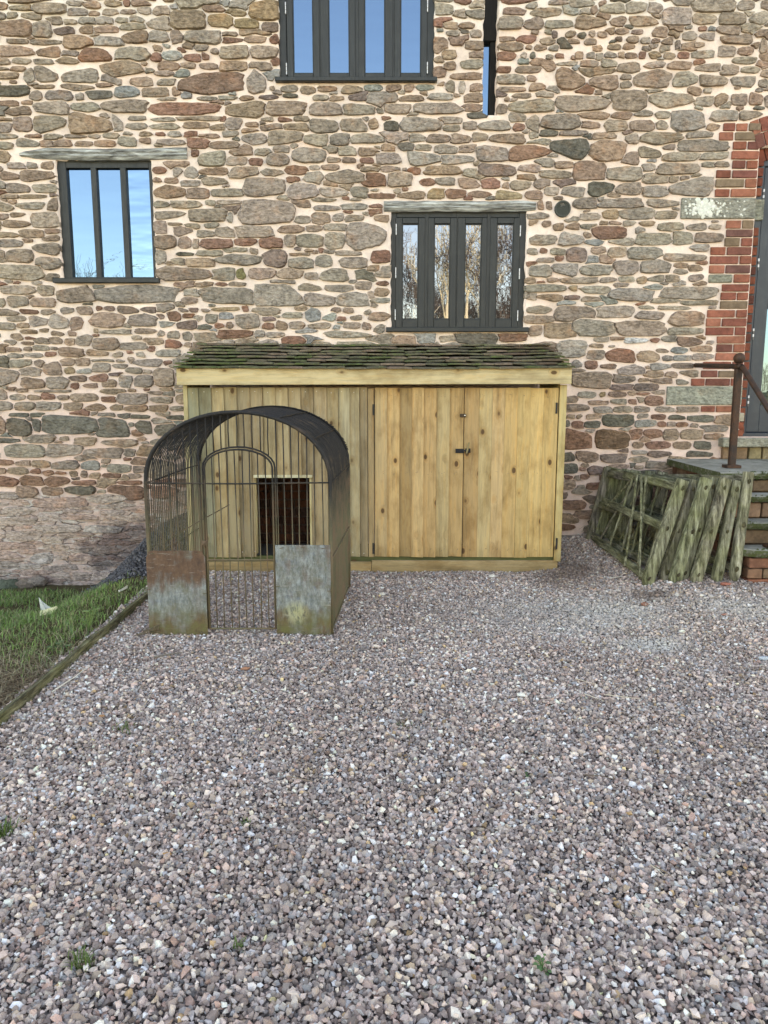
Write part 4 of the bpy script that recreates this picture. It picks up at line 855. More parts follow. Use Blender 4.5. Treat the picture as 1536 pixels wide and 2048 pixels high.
# round vent
vx, vz = VENT
m = MB(); N = 28
def ringpts(r, y): return [(vx+r*math.cos(6.2832*q/N), y, vz+r*math.sin(6.2832*q/N)) for q in range(N)]
vs = ringpts(.070, YW+.02)+ringpts(.068, YW-.020)+ringpts(.054, YW-.020)+ringpts(.052, YW+.01)
fs = [(a*N+q, a*N+(q+1) % N, (a+1)*N+(q+1) % N, (a+1)*N+q) for a in range(3) for q in range(N)]
m.add(vs, fs, (.060, .066, .058, 0)); m.add(ringpts(.053, YW+.006), [tuple(range(N))], (.008, .008, .008, 0))
vent = m.build('air_vent', M['flat'], building, label='round grey air vent with mesh')
m = MB()
for q in range(-6, 7):
    o = q*.008; L = math.sqrt(max(0, .053**2-o*o))
    m.box(vx-L, vx+L, YW-.013, YW-.010, vz+o-.0012, vz+o+.0012, (.10, .11, .095, 0)); m.box(vx+o-.0012, vx+o+.0012, YW-.0145, YW-.0115, vz-L, vz+L, (.10, .11, .095, 0))
m.build('mesh_grille', M['flat'], vent)
# ------------------------------------------------------------------ ground
mb = MB(); n1 = 110
gxs = sorted(set([-400, -120, -40, -15, -8] + [round(v, 3) for v in np.arange(-6, 6.001, .1)] + [8, 15, 40, 120, 400]))
gys = sorted(set([-400, -120, -40, -15, -6] + [round(v, 3) for v in np.arange(-3, 7.401, .1)] + [9, 15, 40, 120, 400]))
vs = [(x, y, H(x, y)-.012) for y in gys for x in gxs]; w_ = len(gxs)
fs = [(j*w_+i, j*w_+i+1, (j+1)*w_+i+1, (j+1)*w_+i) for j in range(len(gys)-1) for i in range(w_-1)]
mb.add(vs, fs, (.2, .18, .16, 0)); mb.build('ground', M['ground'], smooth=True, kind='structure')

# ------------------------------------------------------------------ gravel: loose angular stones
GP = 1.40*np.array([(1.09, .98, .95)])*np.array([(.30, .265, .24), (.27, .235, .215), (.22, .185, .168), (.345, .31, .275), (.235, .23, .225), (.29, .225, .195), (.19, .155, .14), (.40, .365, .325), (.245, .25, .25), (.34, .285, .22), (.26, .18, .15), (.46, .43, .37), (.155, .13, .118), (.30, .215, .12), (.215, .235, .245)])
GW = np.array([14, 14, 12, 11, 9, 8, 9, 7, 6, 5, 3.2, 2.4, 6, .9, 3.5]); GW = GW/GW.sum()
ico_v = []; t_ = (1+5**.5)/2
for a in (-1, 1):
    for b in (-t_, t_): ico_v += [(a, b, 0), (0, a, b), (b, 0, a)]
ico_v = np.array(ico_v)/math.hypot(1, t_)
def hull_faces(V):
    b = bmesh.new(); [b.verts.new(v) for v in V]; r = bmesh.ops.convex_hull(b, input=b.verts[:]); b.verts.index_update()
    f = [[v.index for v in q.verts] for q in b.faces]; b.free(); return np.array(f)
ico_f = hull_faces(ico_v.tolist())
def proto(base, faces_fn, n, seed, flat):
    """angular pebbles: the corners pushed in and out, each its own convex hull"""
    r = np.random.default_rng(seed); out = []
    for _ in range(n):
        V = base*r.uniform(.68, 1.18, (len(base), 1))*np.array([r.uniform(.8, 1.25), r.uniform(.65, 1.0), r.uniform(*flat)])
        out.append(V)
    return out
oct_v = np.array([(1, 0, 0), (-1, 0, 0), (0, 1, 0), (0, -1, 0), (0, 0, 1), (0, 0, -1)], float)
ico8_v = np.array([(1, .1, -.3), (.3, .95, .1), (-.8, .55, -.2), (-.7, -.65, .15), (.35, -.9, -.25), (.35, .15, .75), (-.35, -.1, .7), (0, 0, -.7)], float)
def convex(V):
    f = hull_faces(V.tolist()); return f
def scatter(name, pts, sizes, cols, protos, pfaces, mat):
    """pts (n,3) centres; one mesh"""
    n = len(pts); k = RNG.integers(0, len(protos), n)
    allv = []; allf = []; allc = []; off = 0
    for p in range(len(protos)):
        sel = np.nonzero(k == p)[0]
        if not len(sel): continue
        V = protos[p]; F = pfaces[p]; m = len(sel)
        q = RNG.normal(size=(m, 4)); tilt = RNG.normal(0, .35, (m, 2)); yaw = RNG.uniform(0, 6.2832, m)
        flip = RNG.random(m) < .22; tilt[flip] += RNG.normal(0, 1.0, (flip.sum(), 2))
        cx_, sx_ = np.cos(tilt[:, 0]), np.sin(tilt[:, 0]); cy_, sy_ = np.cos(tilt[:, 1]), np.sin(tilt[:, 1]); cz_, sz_ = np.cos(yaw), np.sin(yaw)
        Z0 = np.zeros(m); O = np.ones(m)
        Rz = np.stack([cz_, -sz_, Z0, sz_, cz_, Z0, Z0, Z0, O], 1).reshape(m, 3, 3)
        Rx = np.stack([O, Z0, Z0, Z0, cx_, -sx_, Z0, sx_, cx_], 1).reshape(m, 3, 3)
        Ry = np.stack([cy_, Z0, sy_, Z0, O, Z0, -sy_, Z0, cy_], 1).reshape(m, 3, 3)
        T = Rx @ Ry @ Rz
        W = np.einsum('mij,vj->mvi', T, V)*sizes[sel][:, None, None]+pts[sel][:, None, :]
        nv = len(V)
        allv.append(W.reshape(-1, 3)); allc.append(np.repeat(cols[sel], nv, 0))
        allf.append((F[None]+(off+np.arange(m)*nv)[:, None, None]).reshape(-1, 3)); off += m*nv
    V = np.concatenate(allv).astype(np.float32); F = np.concatenate(allf).astype(np.int32); C = np.concatenate(allc).astype(np.float32)
    me = bpy.data.meshes.new(name); me.vertices.add(len(V)); me.vertices.foreach_set('co', V.ravel())
    me.loops.add(len(F)*3); me.loops.foreach_set('vertex_index', F.ravel())
    me.polygons.add(len(F)); me.polygons.foreach_set('loop_start', np.arange(0, len(F)*3, 3, dtype=np.int32)); me.polygons.foreach_set('loop_total', np.full(len(F), 3, dtype=np.int32))
    me.update(calc_edges=True); me.shade_flat()
    at = me.color_attributes.new('Col', 'FLOAT_COLOR', 'POINT'); at.data.foreach_set('color', np.concatenate([C, np.ones((len(C), 1), np.float32)], 1).ravel())
    me.materials.append(mat); o = bpy.data.objects.new(name, me); COL.objects.link(o); print(name, len(F)); return o
P12 = proto(ico_v, None, 26, 11, (.55, .85)); P8 = proto(ico8_v, None, 20, 5, (.7, 1.05))
def reh(L):
    o = []
    for V in L:
        b = bmesh.new(); [b.verts.new(v) for v in V]; r = bmesh.ops.convex_hull(b, input=b.verts[:])
        bmesh.ops.delete(b, geom=[v for v in b.verts if not v.link_faces], context='VERTS'); b.verts.index_update(); b.normal_update()
        o.append((np.array([v.co[:] for v in b.verts]), np.array([[v.index for v in q.verts] for q in b.faces]))); b.free()
    return o
H12 = reh(P12); H8 = reh(P8); H6 = reh(proto(np.array([(1, 0, .1), (-.5, .85, -.1), (-.5, -.85, 0), (.1, .1, .8), (-.9, .1, .35), (.3, -.1, -.8)], float)*1.08, None, 16, 9, (.7, 1.0)))
shx0, shx1 = P(377, 950, YS)[0], P(1118, 950, YS)[0]
def blocked(x, y):
    if y > YS-.01 and shx0 < x < shx1: return True
    if x < EDGE_X+.03: return True
    if x > 2.62 and y > 5.36: return True
    return False
def jitter_grid(y0, y1, sp, xm):
    P_ = []
    ny = int((y1-y0)/sp)
    for j in range(ny):
        y = y0+j*sp; hw = xm(y); nx_ = int(2*hw/sp)
        x = -hw+np.arange(nx_)*sp+(sp/2 if j % 2 else 0)
        P_.append(np.stack([x+RNG.uniform(-.42, .42, nx_)*sp, y+RNG.uniform(-.42, .42, nx_)*sp], 1))
    return np.concatenate(P_)
hw = lambda y: .38+.53*y
def patchcol(xy):
    """colours that belong to the stones: chalky dust patches, wet brown silt, old brick crumbs"""
    n = len(xy); c = GP[RNG.choice(len(GP), n, p=GW)]*np.exp(RNG.normal(-.02, .36, (n, 1)))
    big = np.array([noise.noise(Vector((x*1.1, y*1.3, 0)))+.5*noise.noise(Vector((x*3, y*3, 2))) for x, y in xy])
    dust = np.array([max(math.exp(-(((x-1.25)/.6)**2+((y-4.95)/.32)**2)), .8*math.exp(-(((x-1.55)/.22)**2+((y-4.35)/.12)**2)), .6*math.exp(-(((x-2.3)/.35)**2+((y-4.9)/.2)**2))) for x, y in xy])
    dust = np.clip(dust*(1.0+.9*big), 0, .75)[:, None]
    silt = np.array([max(math.exp(-(((x-1.83)/.17)**2+((y-5.18)/.10)**2)), .9*math.exp(-(((x-1.5)/.3)**2+((y-6.0)/.35)**2)), .7*math.exp(-(((x-2.4)/.35)**2+((y-5.33)/.06)**2)), .16*math.exp(-((x+.25)/.25)**2), .4*math.exp(-(((x+.25)/1.3)**2+((y-6.05)/.12)**2))) for x, y in xy])
    silt = np.clip(silt*(.9+1.0*big), 0, .8)[:, None]
    c = c*(1+.16*big[:, None])
    c = np.minimum(c, .72)
    c = c*(1-dust)+np.array([.52, .50, .46])*dust
    c = c*(1-silt)+np.array([.135, .088, .066])*silt
    return c
def make_gravel(y0, y1, sp, r, PR, lift, layers):
    for L in range(layers):
        xy = jitter_grid(y0, y1, sp, hw)
        keep = np.array([not blocked(x, y) for x, y in xy]); xy = xy[keep]
        if L == 1: xy = xy[RNG.random(len(xy)) < .38]
        z = np.array([H(x, y)+.010*noise.noise(Vector((x*4, y*4, 3))) for x, y in xy])+lift*L+RNG.uniform(-.004, .005, len(xy))
        s = r*np.exp(RNG.normal(0, .30, len(xy))); s = np.minimum(s, r*2.1)
        yield np.column_stack([xy, z]), s, patchcol(xy)
def gravel_obj(name, y0, y1, sp, r, HP, lift=.0075, layers=2):
    A, S, C = zip(*make_gravel(y0, y1, sp, r, HP, lift, layers))
    return tag(scatter(name, np.concatenate(A), np.concatenate(S), np.concatenate(C), [h[0] for h in HP], [h[1] for h in HP], M['gravel']),
        'loose angular mauve and grey gravel spread in front of the building', 'gravel', kind='stuff')
gravel_obj('gravel', 1.4, 3.9, .0134, .0100, H8)
g2 = gravel_obj('gravel', 3.9, 6.97, .0130, .0093, H6)
xy = []
for y in np.arange(.35, 6.0, .0192):
    h0 = hw(y) if y > 1.4 else 0; xr = np.arange(h0, h0+(1.15 if y > 1.4 else 1.7), .0192)
    for sg in (-1, 1): xy.append(np.stack([sg*(xr+RNG.uniform(-.008, .008, len(xr))), y+RNG.uniform(-.008, .008, len(xr))], 1))
xy = np.concatenate(xy); xy = xy[[not blocked(x, y) for x, y in xy]]
g3 = tag(scatter('gravel', np.column_stack([xy, np.array([H(x, y) for x, y in xy])+RNG.uniform(-.004, .004, len(xy))]), .0128*np.exp(RNG.normal(0, .25, len(xy))), patchcol(xy), [h[0] for h in H6], [h[1] for h in H6], M['gravel']),
         'outer fringe of the same mauve and grey gravel beside the near ground', 'gravel', kind='stuff')
g2['label'] = 'finer looking grey gravel running up to the shed and wall'

# ------------------------------------------------------------------ shed
shed = thing('lean_to_shed', 'low wooden lean-to shed with mossy stone tiled roof against the wall', 'shed', ((shx0+shx1)/2, YS, 0))
WG = [(.44, .35, .205), (.40, .315, .19), (.37, .29, .18), (.46, .365, .22), (.33, .26, .165)]       # greener fixed boards
WY = [(.56, .375, .18), (.51, .335, .16), (.59, .405, .20), (.45, .295, .14), (.53, .37, .195)]     # yellower door boards
def board(parent, pxl, pxr, pyt, pyb, col, Y=YS, name='board', t0=.005, t1=.021, label=None, m='wood', ym=940):
    xa, xb = P(pxl, ym, Y)[0], P(pxr, ym, Y)[0]
    z1, z0 = P((pxl+pxr)/2, pyt, Y)[1], P((pxl+pxr)/2, pyb, Y)[1]
    mb = MB(); vs = []; n = 7; jx = rv(-.0015, .0015); lean = rv(-.003, .003); cup = rv(-.002, .002)
    for i in range(n+1):
        z = z0+(z1-z0)*i/n; w = .0012*noise.noise(Vector((xa*9, z*3, 2))); le = lean*(i/n-.5)
        # feather edge: the thick edge laps over the next board
        vs += [(xa+jx+le, Y+.012, z), (xa+jx+le, Y-t0+w, z), ((xa+xb)/2+le, Y-(t0+t1)/2-cup+w, z), (xb+jx+le-.002, Y-t1+w, z), (xb+jx+le, Y-t1+.0025+w, z), (xb+jx+le, Y+.012, z)]
    fs = []
    for i in range(n):
        for q in range(6):
            q2 = (q+1) % 6; fs.append((i*6+q, i*6+q2, (i+1)*6+q2, (i+1)*6+q)[::-1])
    fs.append(tuple(range(6))); fs.append(tuple(n*6+q for q in range(6))[::-1])
    mb.add(vs, fs, jc(col, .10)); return mb.build(name, M[m], parent, label=label)
TOP = 775; BOT = 1113
# fixed boards left; the hatch opening is px 511..622, 952..1107
bx = [382, 403, 428, 453, 478, 504, 529, 554, 579, 604, 629, 655, 678, 700, 720, 735]
HX0, HX1, HY0, HY1 = 511, 622, 955, 1107
for i in range(len(bx)-1):
    a, b = bx[i], bx[i+1]; c = WG[(i*3+2) % 5] if i > 1 else (.27, .26, .175)
    if i == 12 or i == 13: c = (.46, .39, .25)
    if b <= HX0+2 or a >= HX1-2: board(shed, a, b, TOP+rv(-1, 1), BOT+rv(-2, 2), c)
    else:
        board(shed, a, b, TOP, HY0-3, c)
        if a < HX0-4: board(shed, a, HX0-1, HY0-3, BOT, c, ym=1000)
        if b > HX1+4: board(shed, HX1+1, b, HY0-3, BOT, c, ym=1000)
board(shed, 736.5, 748, TOP+2, BOT, (.42, .30, .16), name='post', t0=.018, t1=.018)
for (a, b, y0, y1, nm, cc, d0, d1) in ((373, 381.5, 770, 1135, 'corner_post', (.55, .48, .28), -.012, .05), (1113, 1127, 770, 1122, 'corner_post', (.56, .44, .22), -.022, .05)):
    x0, x1 = P(a, 940, YS)[0], P(b, 940, YS)[0]; z0, z1 = P(760, y1, YS)[1], P(760, y0, YS)[1]
    m = MB(); m.box(x0, x1, YS+d0, YS+d1, z0, z1, jc(cc, .05), .003); m.build(nm, M['wood'], shed)
# doors, each a leaf with boards as its pieces
def leaf(lab, xsb, cols, lap, loc):
    m = MB(); x0, x1 = P(xsb[0], 940, YS)[0], P(xsb[-1], 940, YS)[0]; z0, z1 = P(760, BOT-4, YS)[1], P(760, TOP+4, YS)[1]
    m.box(x0+.01, x1-.01, YS+.014, YS+.04, z0, z1, (.10, .08, .05, .3))
    d = m.build('door', M['wood'], shed, label=lab)
    for i in range(len(xsb)-1):
        board(d, xsb[i], xsb[i+1]-.1, TOP+rv(0, 1.5), BOT+rv(-1, 1.5), cols[i % len(cols)], t0=lap[0], t1=lap[1])
    return d
d1 = leaf('left shed door of deeply lapped boards', [749.5, 774, 798.5, 823, 847, 872, 898, 925], [WY[4], WY[0], WY[3], WY[2], WY[0], (.56, .41, .22), WY[1]], (.005, .023), 0)
d2 = leaf('right shed door of nearly flush boards', [926.8, 956, 982, 1006, 1032, 1057, 1083, 1111], [WY[3], (.58, .43, .23), WY[4], (.53, .36, .165), (.57, .39, .175), (.59, .405, .18), (.56, .385, .17)], (.014, .0175), 0)
# door furniture
def pbox(mb, a, b, c, d, y0, y1, col, bev=.001, Y=YS):
    x0, z1 = P(a, c, Y); x1, z0 = P(b, d, Y); mb.box(x0, x1, YS+y0, YS+y1, z0, z1, col, bev)
m = MB(); pbox(m, 910.5, 927, 897, 905.5, -.034, -.020, (.018, .018, .02, 0)); pbox(m, 930, 940, 896.5, 905, -.034, -.018, (.018, .018, .02, 0)); pbox(m, 925, 935, 899.5, 902, -.040, -.032, (.03, .03, .03, 0)); m.build('hasp', M['flat'], d1)
m = MB(); m.beam(Vector((P(932, 906, YS)[0], YS-.045, P(932, 906, YS)[1])), Vector((P(937, 884, YS)[0], YS-.043, P(937, 884, YS)[1])), .012, .008, (.30, .24, .12, .2), jit=.0003, segs=3); m.build('wooden_peg', M['wood'], d1)
m = MB(); pbox(m, 919.5, 931.5, 827.5, 834, -.030, -.019, (.06, .04, .025, 0)); m.tube([(P(929, 830.5, YS)[0], YS-.034, P(929, 830.5, YS)[1]), (P(929, 830.5, YS)[0], YS-.029, P(929, 830.5, YS)[1])], .005, 8, (.75, .70, .58, 0)); m.build('latch_plate', M['flat'], d2)
for py in (808, 1085):
    m = MB(); pbox(m, 745, 748.6, py, py+22, -.022, -.01, (.03, .028, .026, 0)); m.build('hinge', M['flat'], d1)
for py in (805, 1075):
    m = MB(); pbox(m, 1110.5, 1113.5, py, py+22, -.026, -.01, (.03, .028, .026, 0)); m.build('hinge', M['flat'], d2)
# nails
m = MB()
for b_ in bx[:-1]:
    for py in (783, 1104):
        X, Z = P(b_+rv(3, 8), py+rv(-2, 3), YS); m.box(X-.0022, X+.0022, YS-.018, YS-.008, Z-.0022, Z+.0022, (.75, .75, .72, 0))
for b_ in [755, 780, 804, 829, 853, 878, 904, 932, 962, 988, 1012, 1038, 1063, 1089]:
    for py in (790, 1098, 945):
        for _ in range(2):
            X, Z = P(b_+rv(2, 12), py+rv(-3, 4), YS); m.box(X-.0018, X+.0018, YS-.0225, YS-.010, Z-.0018, Z+.0018, (.10, .08, .06, 0))
m.build('nails', M['steel'], shed, kind='stuff')
# base board, dark green rail, fascia, sill of the roof
z = lambda py: P(760, py, YS)[1]
m = MB(); m.box(P(420, 1130, YS)[0]-.25, P(1116, 1128, YS)[0], YS+.004, YS+.05, z(1127), z(1112), (.115, .13, .055, .2), .003); m.build('bottom_rail', M['woodh'], shed, label='dark green bottom rail')
for (a, b, y0) in ((376, 743, 1122.5), (743.6, 1114, 1120)):
    m = MB(); m.box(P(a, 1130, YS)[0], P(b, 1130, YS)[0], YS-.022, YS+.003, z(1150), z(y0), (.46, .34, .19, rv(0, 1)), .003)
    m.build('base_board', M['woodh'], shed)
YE = YS-.115
fx0, fx1 = P(353, 752, YE)[0], P(1143.5, 752, YE)[0]
fz0, fz1 = P(760, 770, YE)[1], P(760, 737, YE)[1]
m = MB(); m.box(fx0, fx1, YE, YE+.022, fz0, fz1, (.60, .49, .29, .77), .002)
for i, v_ in enumerate(m.v):
    if v_[0] > 0: m.v[i] = (v_[0], v_[1], v_[2]+.008)
fas = m.build('fascia_board', M['woodh'], shed)
for xx in (fx0, fx1-.022):
    m = MB(); zt0 = P(760, 741, YE)[1]; sl = (P(760, 690, YW)[1]-zt0)/(YW-YE)
    m.add([(xx, YE+.024, fz0+.01), (xx+.022, YE+.024, fz0+.01), (xx+.022, YW-.01, fz0+.12), (xx, YW-.01, fz0+.12), (xx, YE+.024, fz1-.005), (xx+.022, YE+.024, fz1-.005), (xx+.022, YW-.01, fz1+sl*.9-.02), (xx, YW-.01, fz1+sl*.9-.02)],
          [(0, 3, 2, 1), (4, 5, 6, 7), (0, 1, 5, 4), (1, 2, 6, 5), (2, 3, 7, 6), (3, 0, 4, 7)], (.45, .38, .2, .3)); m.build('barge_board', M['woodh'], shed)
m = MB(); m.box(shx0+.02, shx1-.02, YE+.03, YS+.02, fz0+.03, fz0+.045, (.2, .15, .08, 0)); m.build('soffit', M['wood'], shed)
# side walls, floor and hatch trim
for xx in (shx0+.005, shx1-.025):
    m = MB(); m.box(xx, xx+.02, YS+.05, YW-.02, -.12, fz0+.05, (.45, .38, .22, .5)); m.build('side_wall', M['wood'], shed)
m = MB(); m.box(shx0+.03, shx1-.03, YS+.055, YW-.02, .04, .075, (.16, .155, .15, .5)); m.build('floor', M['flat'], shed)
X0, Z1_ = P(508, 949.5, YS); X1, Z0_ = P(625, 955, YS)
m = MB(); m.box(X0, X1, YS-.030, YS+.03, Z0_, Z1_, (.70, .66, .46, .5), .002); m.build('hatch_lintel', M['wood'], shed)
for (a, b) in ((508.5, 513.5), (620, 624)):
    x0, x1 = P(a, 1030, YS)[0], P(b, 1030, YS)[0]; m = MB(); m.box(x0, x1, YS-.010, YS+.05, P(560, HY1, YS)[1], Z0_, (.60, .50, .28, rv(0, 1)), .002); m.build('hatch_jamb', M['wood'], shed)
# roof deck and tiles
zr0 = P(760, 736, YE-.03)[1]; zr1 = P(760, 684.5, YW-.02)[1]; yr0, yr1 = YE-.035, YW-.015
slope = (zr1-zr0)/(yr1-yr0)
m = MB(); xa0, xa1 = P(352, 740, YE)[0], P(1144, 740, YE)[0]
m.add([(xa0, yr0+.04, zr0-.012), (xa1, yr0+.04, zr0-.012), (xa1, yr1, zr1-.035), (xa0, yr1, zr1-.035), (xa0, yr0+.04, zr0-.035), (xa1, yr0+.04, zr0-.035), (xa1, yr1, zr1-.06), (xa0, yr1, zr1-.06)],
      [(0, 1, 2, 3), (4, 7, 6, 5), (0, 4, 5, 1), (1, 5, 6, 2), (2, 6, 7, 3), (3, 7, 4, 0)], (.08, .07, .05, 0)); m.build('roof_deck', M['wood'], shed)
NC = 8; px_l = (351, 1146)
TC = [(.15, .13, .095), (.12, .105, .078), (.17, .13, .10), (.095, .088, .065), (.185, .135, .105)]
for c in range(NC):
    f0 = c/NC; yy0 = yr0+(yr1-yr0)*f0; ln = (yr1-yr0)/NC
    x = xa0-.012+(rv(-.02, .02) if c else 0); xr = xa1+.012
    first = True
    while x < xr-.03:
        w = rv(.135, .195)
        if first and c % 2: w = rv(.07, .10)
        first = False
        if x+w > xr-.05: w = xr-x+rv(0, .01)
        t = rv(.013, .018); L = ln+rv(.05, .07); fr = yy0+rv(-.010, .010); zz = zr0+slope*(yy0-yr0)+.002+rv(-.002, .004)
        if yy0+L > yr1+.01: L = yr1-yy0+.005
        sag = -.010*math.sin(math.pi*(x-xa0)/(xa1-xa0)*.9) + .006*noise.noise(Vector((x*3, c, 1)))
        rl = rv(-.006, .006); m = MB(); vs = []; nn = 5
        for (yy, top) in ((0, 1), (.006, 1), (L, 1), (L, 0), (0, 0)):
            for q in range(nn):
                u = q/(nn-1); ex = .004*noise.noise(Vector((x*20+u*2.5, c*3, yy*9)))
                tz = t*(1 if top else 0) + (-.0035 if (yy == 0 and top) else 0)
                zq = zz+slope*yy*(.20)+tz+sag+rl*(u-.5)+rv(-.0012, .0012)-(.003 if q in (0, nn-1) and top else 0)
                vs.append((x+.0015+u*(w-.003), fr+yy+(ex*1.8+rv(-.0015, .0015) if yy < .01 else 0)+(.004 if q in (0, nn-1) and yy < .01 else 0), zq))
        fs = []
        for r_ in range(4):
            for q in range(nn-1): fs.append((r_*nn+q, r_*nn+q+1, (r_+1)*nn+q+1, (r_+1)*nn+q))
        for q in range(nn-1): fs.append((4*nn+q, 4*nn+q+1, q+1, q))
        fs.append((0, nn, 2*nn, 3*nn, 4*nn)); fs.append((4*nn+nn-1, 3*nn+nn-1, 2*nn+nn-1, nn+nn-1, nn-1))
        cc = random.choice(TC)
        if x > .9 and random.random() < .5: cc = (.11, .078, .058)
        al = min(1, max(0, .62-.40*max(0, (x+.2)/1.6)*(.4+.6*f0)-.30*f0+rv(-.3, .3)))
        m.add(vs, fs, (cc[0], cc[1], cc[2], al)); m.build('roof_tile', M['tile'], shed); x += w

# ------------------------------------------------------------------ wire run (arched cage)
fl = P(299, 1130, YC)[0]; fr_ = P(662, 1130, YC)[0]
CW = (fr_-fl)/2; CXF = (fl+fr_)/2
YB = 5.66; bc = on_y(547, 925, YB)[0]; DR = (bc-CXF)/(YB-YC)
ZS = P(470, 966, YC)[1]; ZA = P(470, 824, YC)[1]
cage = thing('arched_wire_dog_run', 'arched black wire cage with rusty patches, gate and two sheet metal panels at its front', 'cage', (CXF, YC, 0))
def arch_pts(off, y0, n=22, dz=0.0, hw_=None, foot=0.0):
    w = (hw_ or CW)+off; y = y0; cx = CXF+DR*(y-YC)
    pts = [(cx-w, y, foot), (cx-w*1.0, y, ZS*.5), (cx-w, y, ZS)]
    for k in range(1, n): 
        t = math.pi-math.pi*k/n; pts.append((cx+w*math.cos(t), y, ZS+(ZA-ZS+off)*math.sin(t)**.93))
    pts += [(cx+w, y, ZS), (cx+w, y, ZS*.5), (cx+w, y, foot)]
    return pts
BK = (.02, .02, .02, 0)
for (y, nm, r) in ((YC, 'front_arch', .0115), (YB, 'back_arch', .0125)):
    m = MB(); m.tube(arch_pts(0, y), r, 8, BK); m.build(nm, M['cage'], cage, smooth=True)
m = MB()     # tie wire twisted round the back arch
pts = arch_pts(0, YB, 60)
for k in range(3, 58):
    p = Vector(pts[k]); q = Vector(pts[k+1])
    for s in range(3):
        c = p.lerp(q, s/3); m.tube([(c.x-.017, c.y-.01, c.z), (c.x, c.y-.016, c.z+.010), (c.x+.017, c.y-.008, c.z+rv(-.004, .01))], .0028, 4, BK)
m.build('tie_wire', M['cage'], cage, kind='stuff')
NH = 33
for k in range(1, NH):
    y = YC+(YB-YC)*k/NH; pts = arch_pts(-.004, y+rv(-.0015, .0015), 26)
    a, b = rv(-.003, .003), rv(-.003, .003)
    pts = [(p[0]+a*math.sin(p[2]*6), p[1]+b*math.sin(p[2]*5+k)+.0015*noise.noise(Vector((k*3.3, i*.4, 0))), p[2]) for i, p in enumerate(pts)]
    m = MB(); m.tube(pts, .0037, 5, BK, cap=False); m.build('hoop_wire', M['cage'], cage, smooth=True)
def tie(t_ang=None, zz=None, side=1, r=.0045, ys=(YC, YB)):
    pts = []
    for q in range(6):
        y = ys[0]+(ys[1]-ys[0])*q/5; cx = CXF+DR*(y-YC)
        if t_ang is not None: x, z_ = cx+(CW+.004)*math.cos(t_ang), ZS+(ZA-ZS+.004)*math.sin(t_ang)**.93
        else: x, z_ = cx+side*(CW+.004), zz
        pts.append((x+rv(-.002, .002), y, z_+rv(-.003, .003)))
    m = MB(); m.tube(pts, r, 5, BK); m.build('tie_rod', M['cage'], cage, smooth=True)
for t in (36, 64, 116, 144): tie(R(t))
for zz in (ZS, .47, .03):
    for s in (-1, 1): tie(None, zz, s)
m = MB(); a = arch_pts(0, YC); m.tube([(fl+.01, YC+.3, .52), (fl+.16, YC+.55, .60), (fl+.30, YC+.95, .66)], .004, 5, BK); m.build('loose_wire', M['cage'], cage)
# front: gate between px 413 and 546, bars across the front
def X_(px, py=1000): return P(px, py, YC)[0]
gx0, gx1 = X_(411), X_(547)
gzs, gza = P(478, 935, YC)[1], P(478, 898, YC)[1]; gz0 = P(478, 1256, YC)[1]
gc, gh = (gx0+gx1)/2, (gx1-gx0)/2
def garch(x, grow=0): 
    u = (x-gc)/(gh+grow); return gzs+(gza-gzs+grow)*math.sqrt(max(0, 1-u*u))
def farch(x):
    u = (x-CXF)/CW; return ZS+(ZA-ZS)*max(0, 1-u*u)**.465
stepb = (fr_-fl)/24
for k in range(1, 24):
    x = fl+stepb*k+rv(-.003, .003); z1 = farch(x)-.004
    z0 = .02
    if gx0-.004 < x < gx1+.004: z0 = garch(x, .012)
    m = MB(); bow = rv(-.004, .004); m.tube([(x, YC+.004, z0), (x+bow, YC+.004+rv(-.003, .003), (z0+z1)/2), (x+rv(-.002, .002), YC+.004, z1)], .0037, 5, BK); m.build('front_bar', M['cage'], cage, smooth=True)
m = MB(); m.tube([(fl, YC-.006, ZS), (CXF, YC-.007, ZS-.004), (fr_, YC-.006, ZS+.003)], .0052, 6, BK); m.build('cross_bar', M['cage'], cage, smooth=True)
def gate_curve(grow, y): 
    pts = [(gx0-grow, y, gz0), (gx0-grow, y, gzs)]
    for k in range(1, 14):
        t = math.pi-math.pi*k/14; pts.append((gc+(gh+grow)*math.cos(t), y, gzs+(gza-gzs+grow)*math.sin(t)))
    return pts+[(gx1+grow, y, gzs), (gx1+grow, y, gz0)]
m = MB(); m.tube(gate_curve(.012, YC+.002), .0058, 6, BK); m.build('gate_surround', M['cage'], cage, smooth=True)
m = MB(); m.tube(gate_curve(-.002, YC-.010), .0062, 6, BK); m.tube([(gx0, YC-.010, gz0), (gx1, YC-.010, gz0)], .006, 6, BK); m.tube([(gx0, YC-.012, P(480, 1119, YC)[1]), (gx1, YC-.012, P(480, 1119, YC)[1])], .0052, 6, BK)
gate = m.build('gate', M['cage'], cage, smooth=True, label='small arched wire gate')
for k in range(1, 9):
    x = gx0+(gx1-gx0)*k/9+rv(-.003, .003)
    m = MB(); m.tube([(x, YC-.006, gz0), (x+rv(-.006, .006), YC-.006, .5), (x, YC-.006, garch(x)-.004)], .0036, 5, BK); m.build('gate_bar', M['cage'], gate, smooth=True)
m = MB(); zl = P(405, 1085, YC)[1]; xl = gx0-.012
m.tube([(xl, YC-.02, zl-.03), (xl-.004, YC-.035, zl), (xl+.02, YC-.03, zl+.02), (xl+.012, YC-.02, zl-.02)], .004, 5, BK); m.box(xl-.014, xl+.012, YC-.024, YC-.014, zl-.012, zl+.014, BK); m.build('gate_latch', M['cage'], gate)
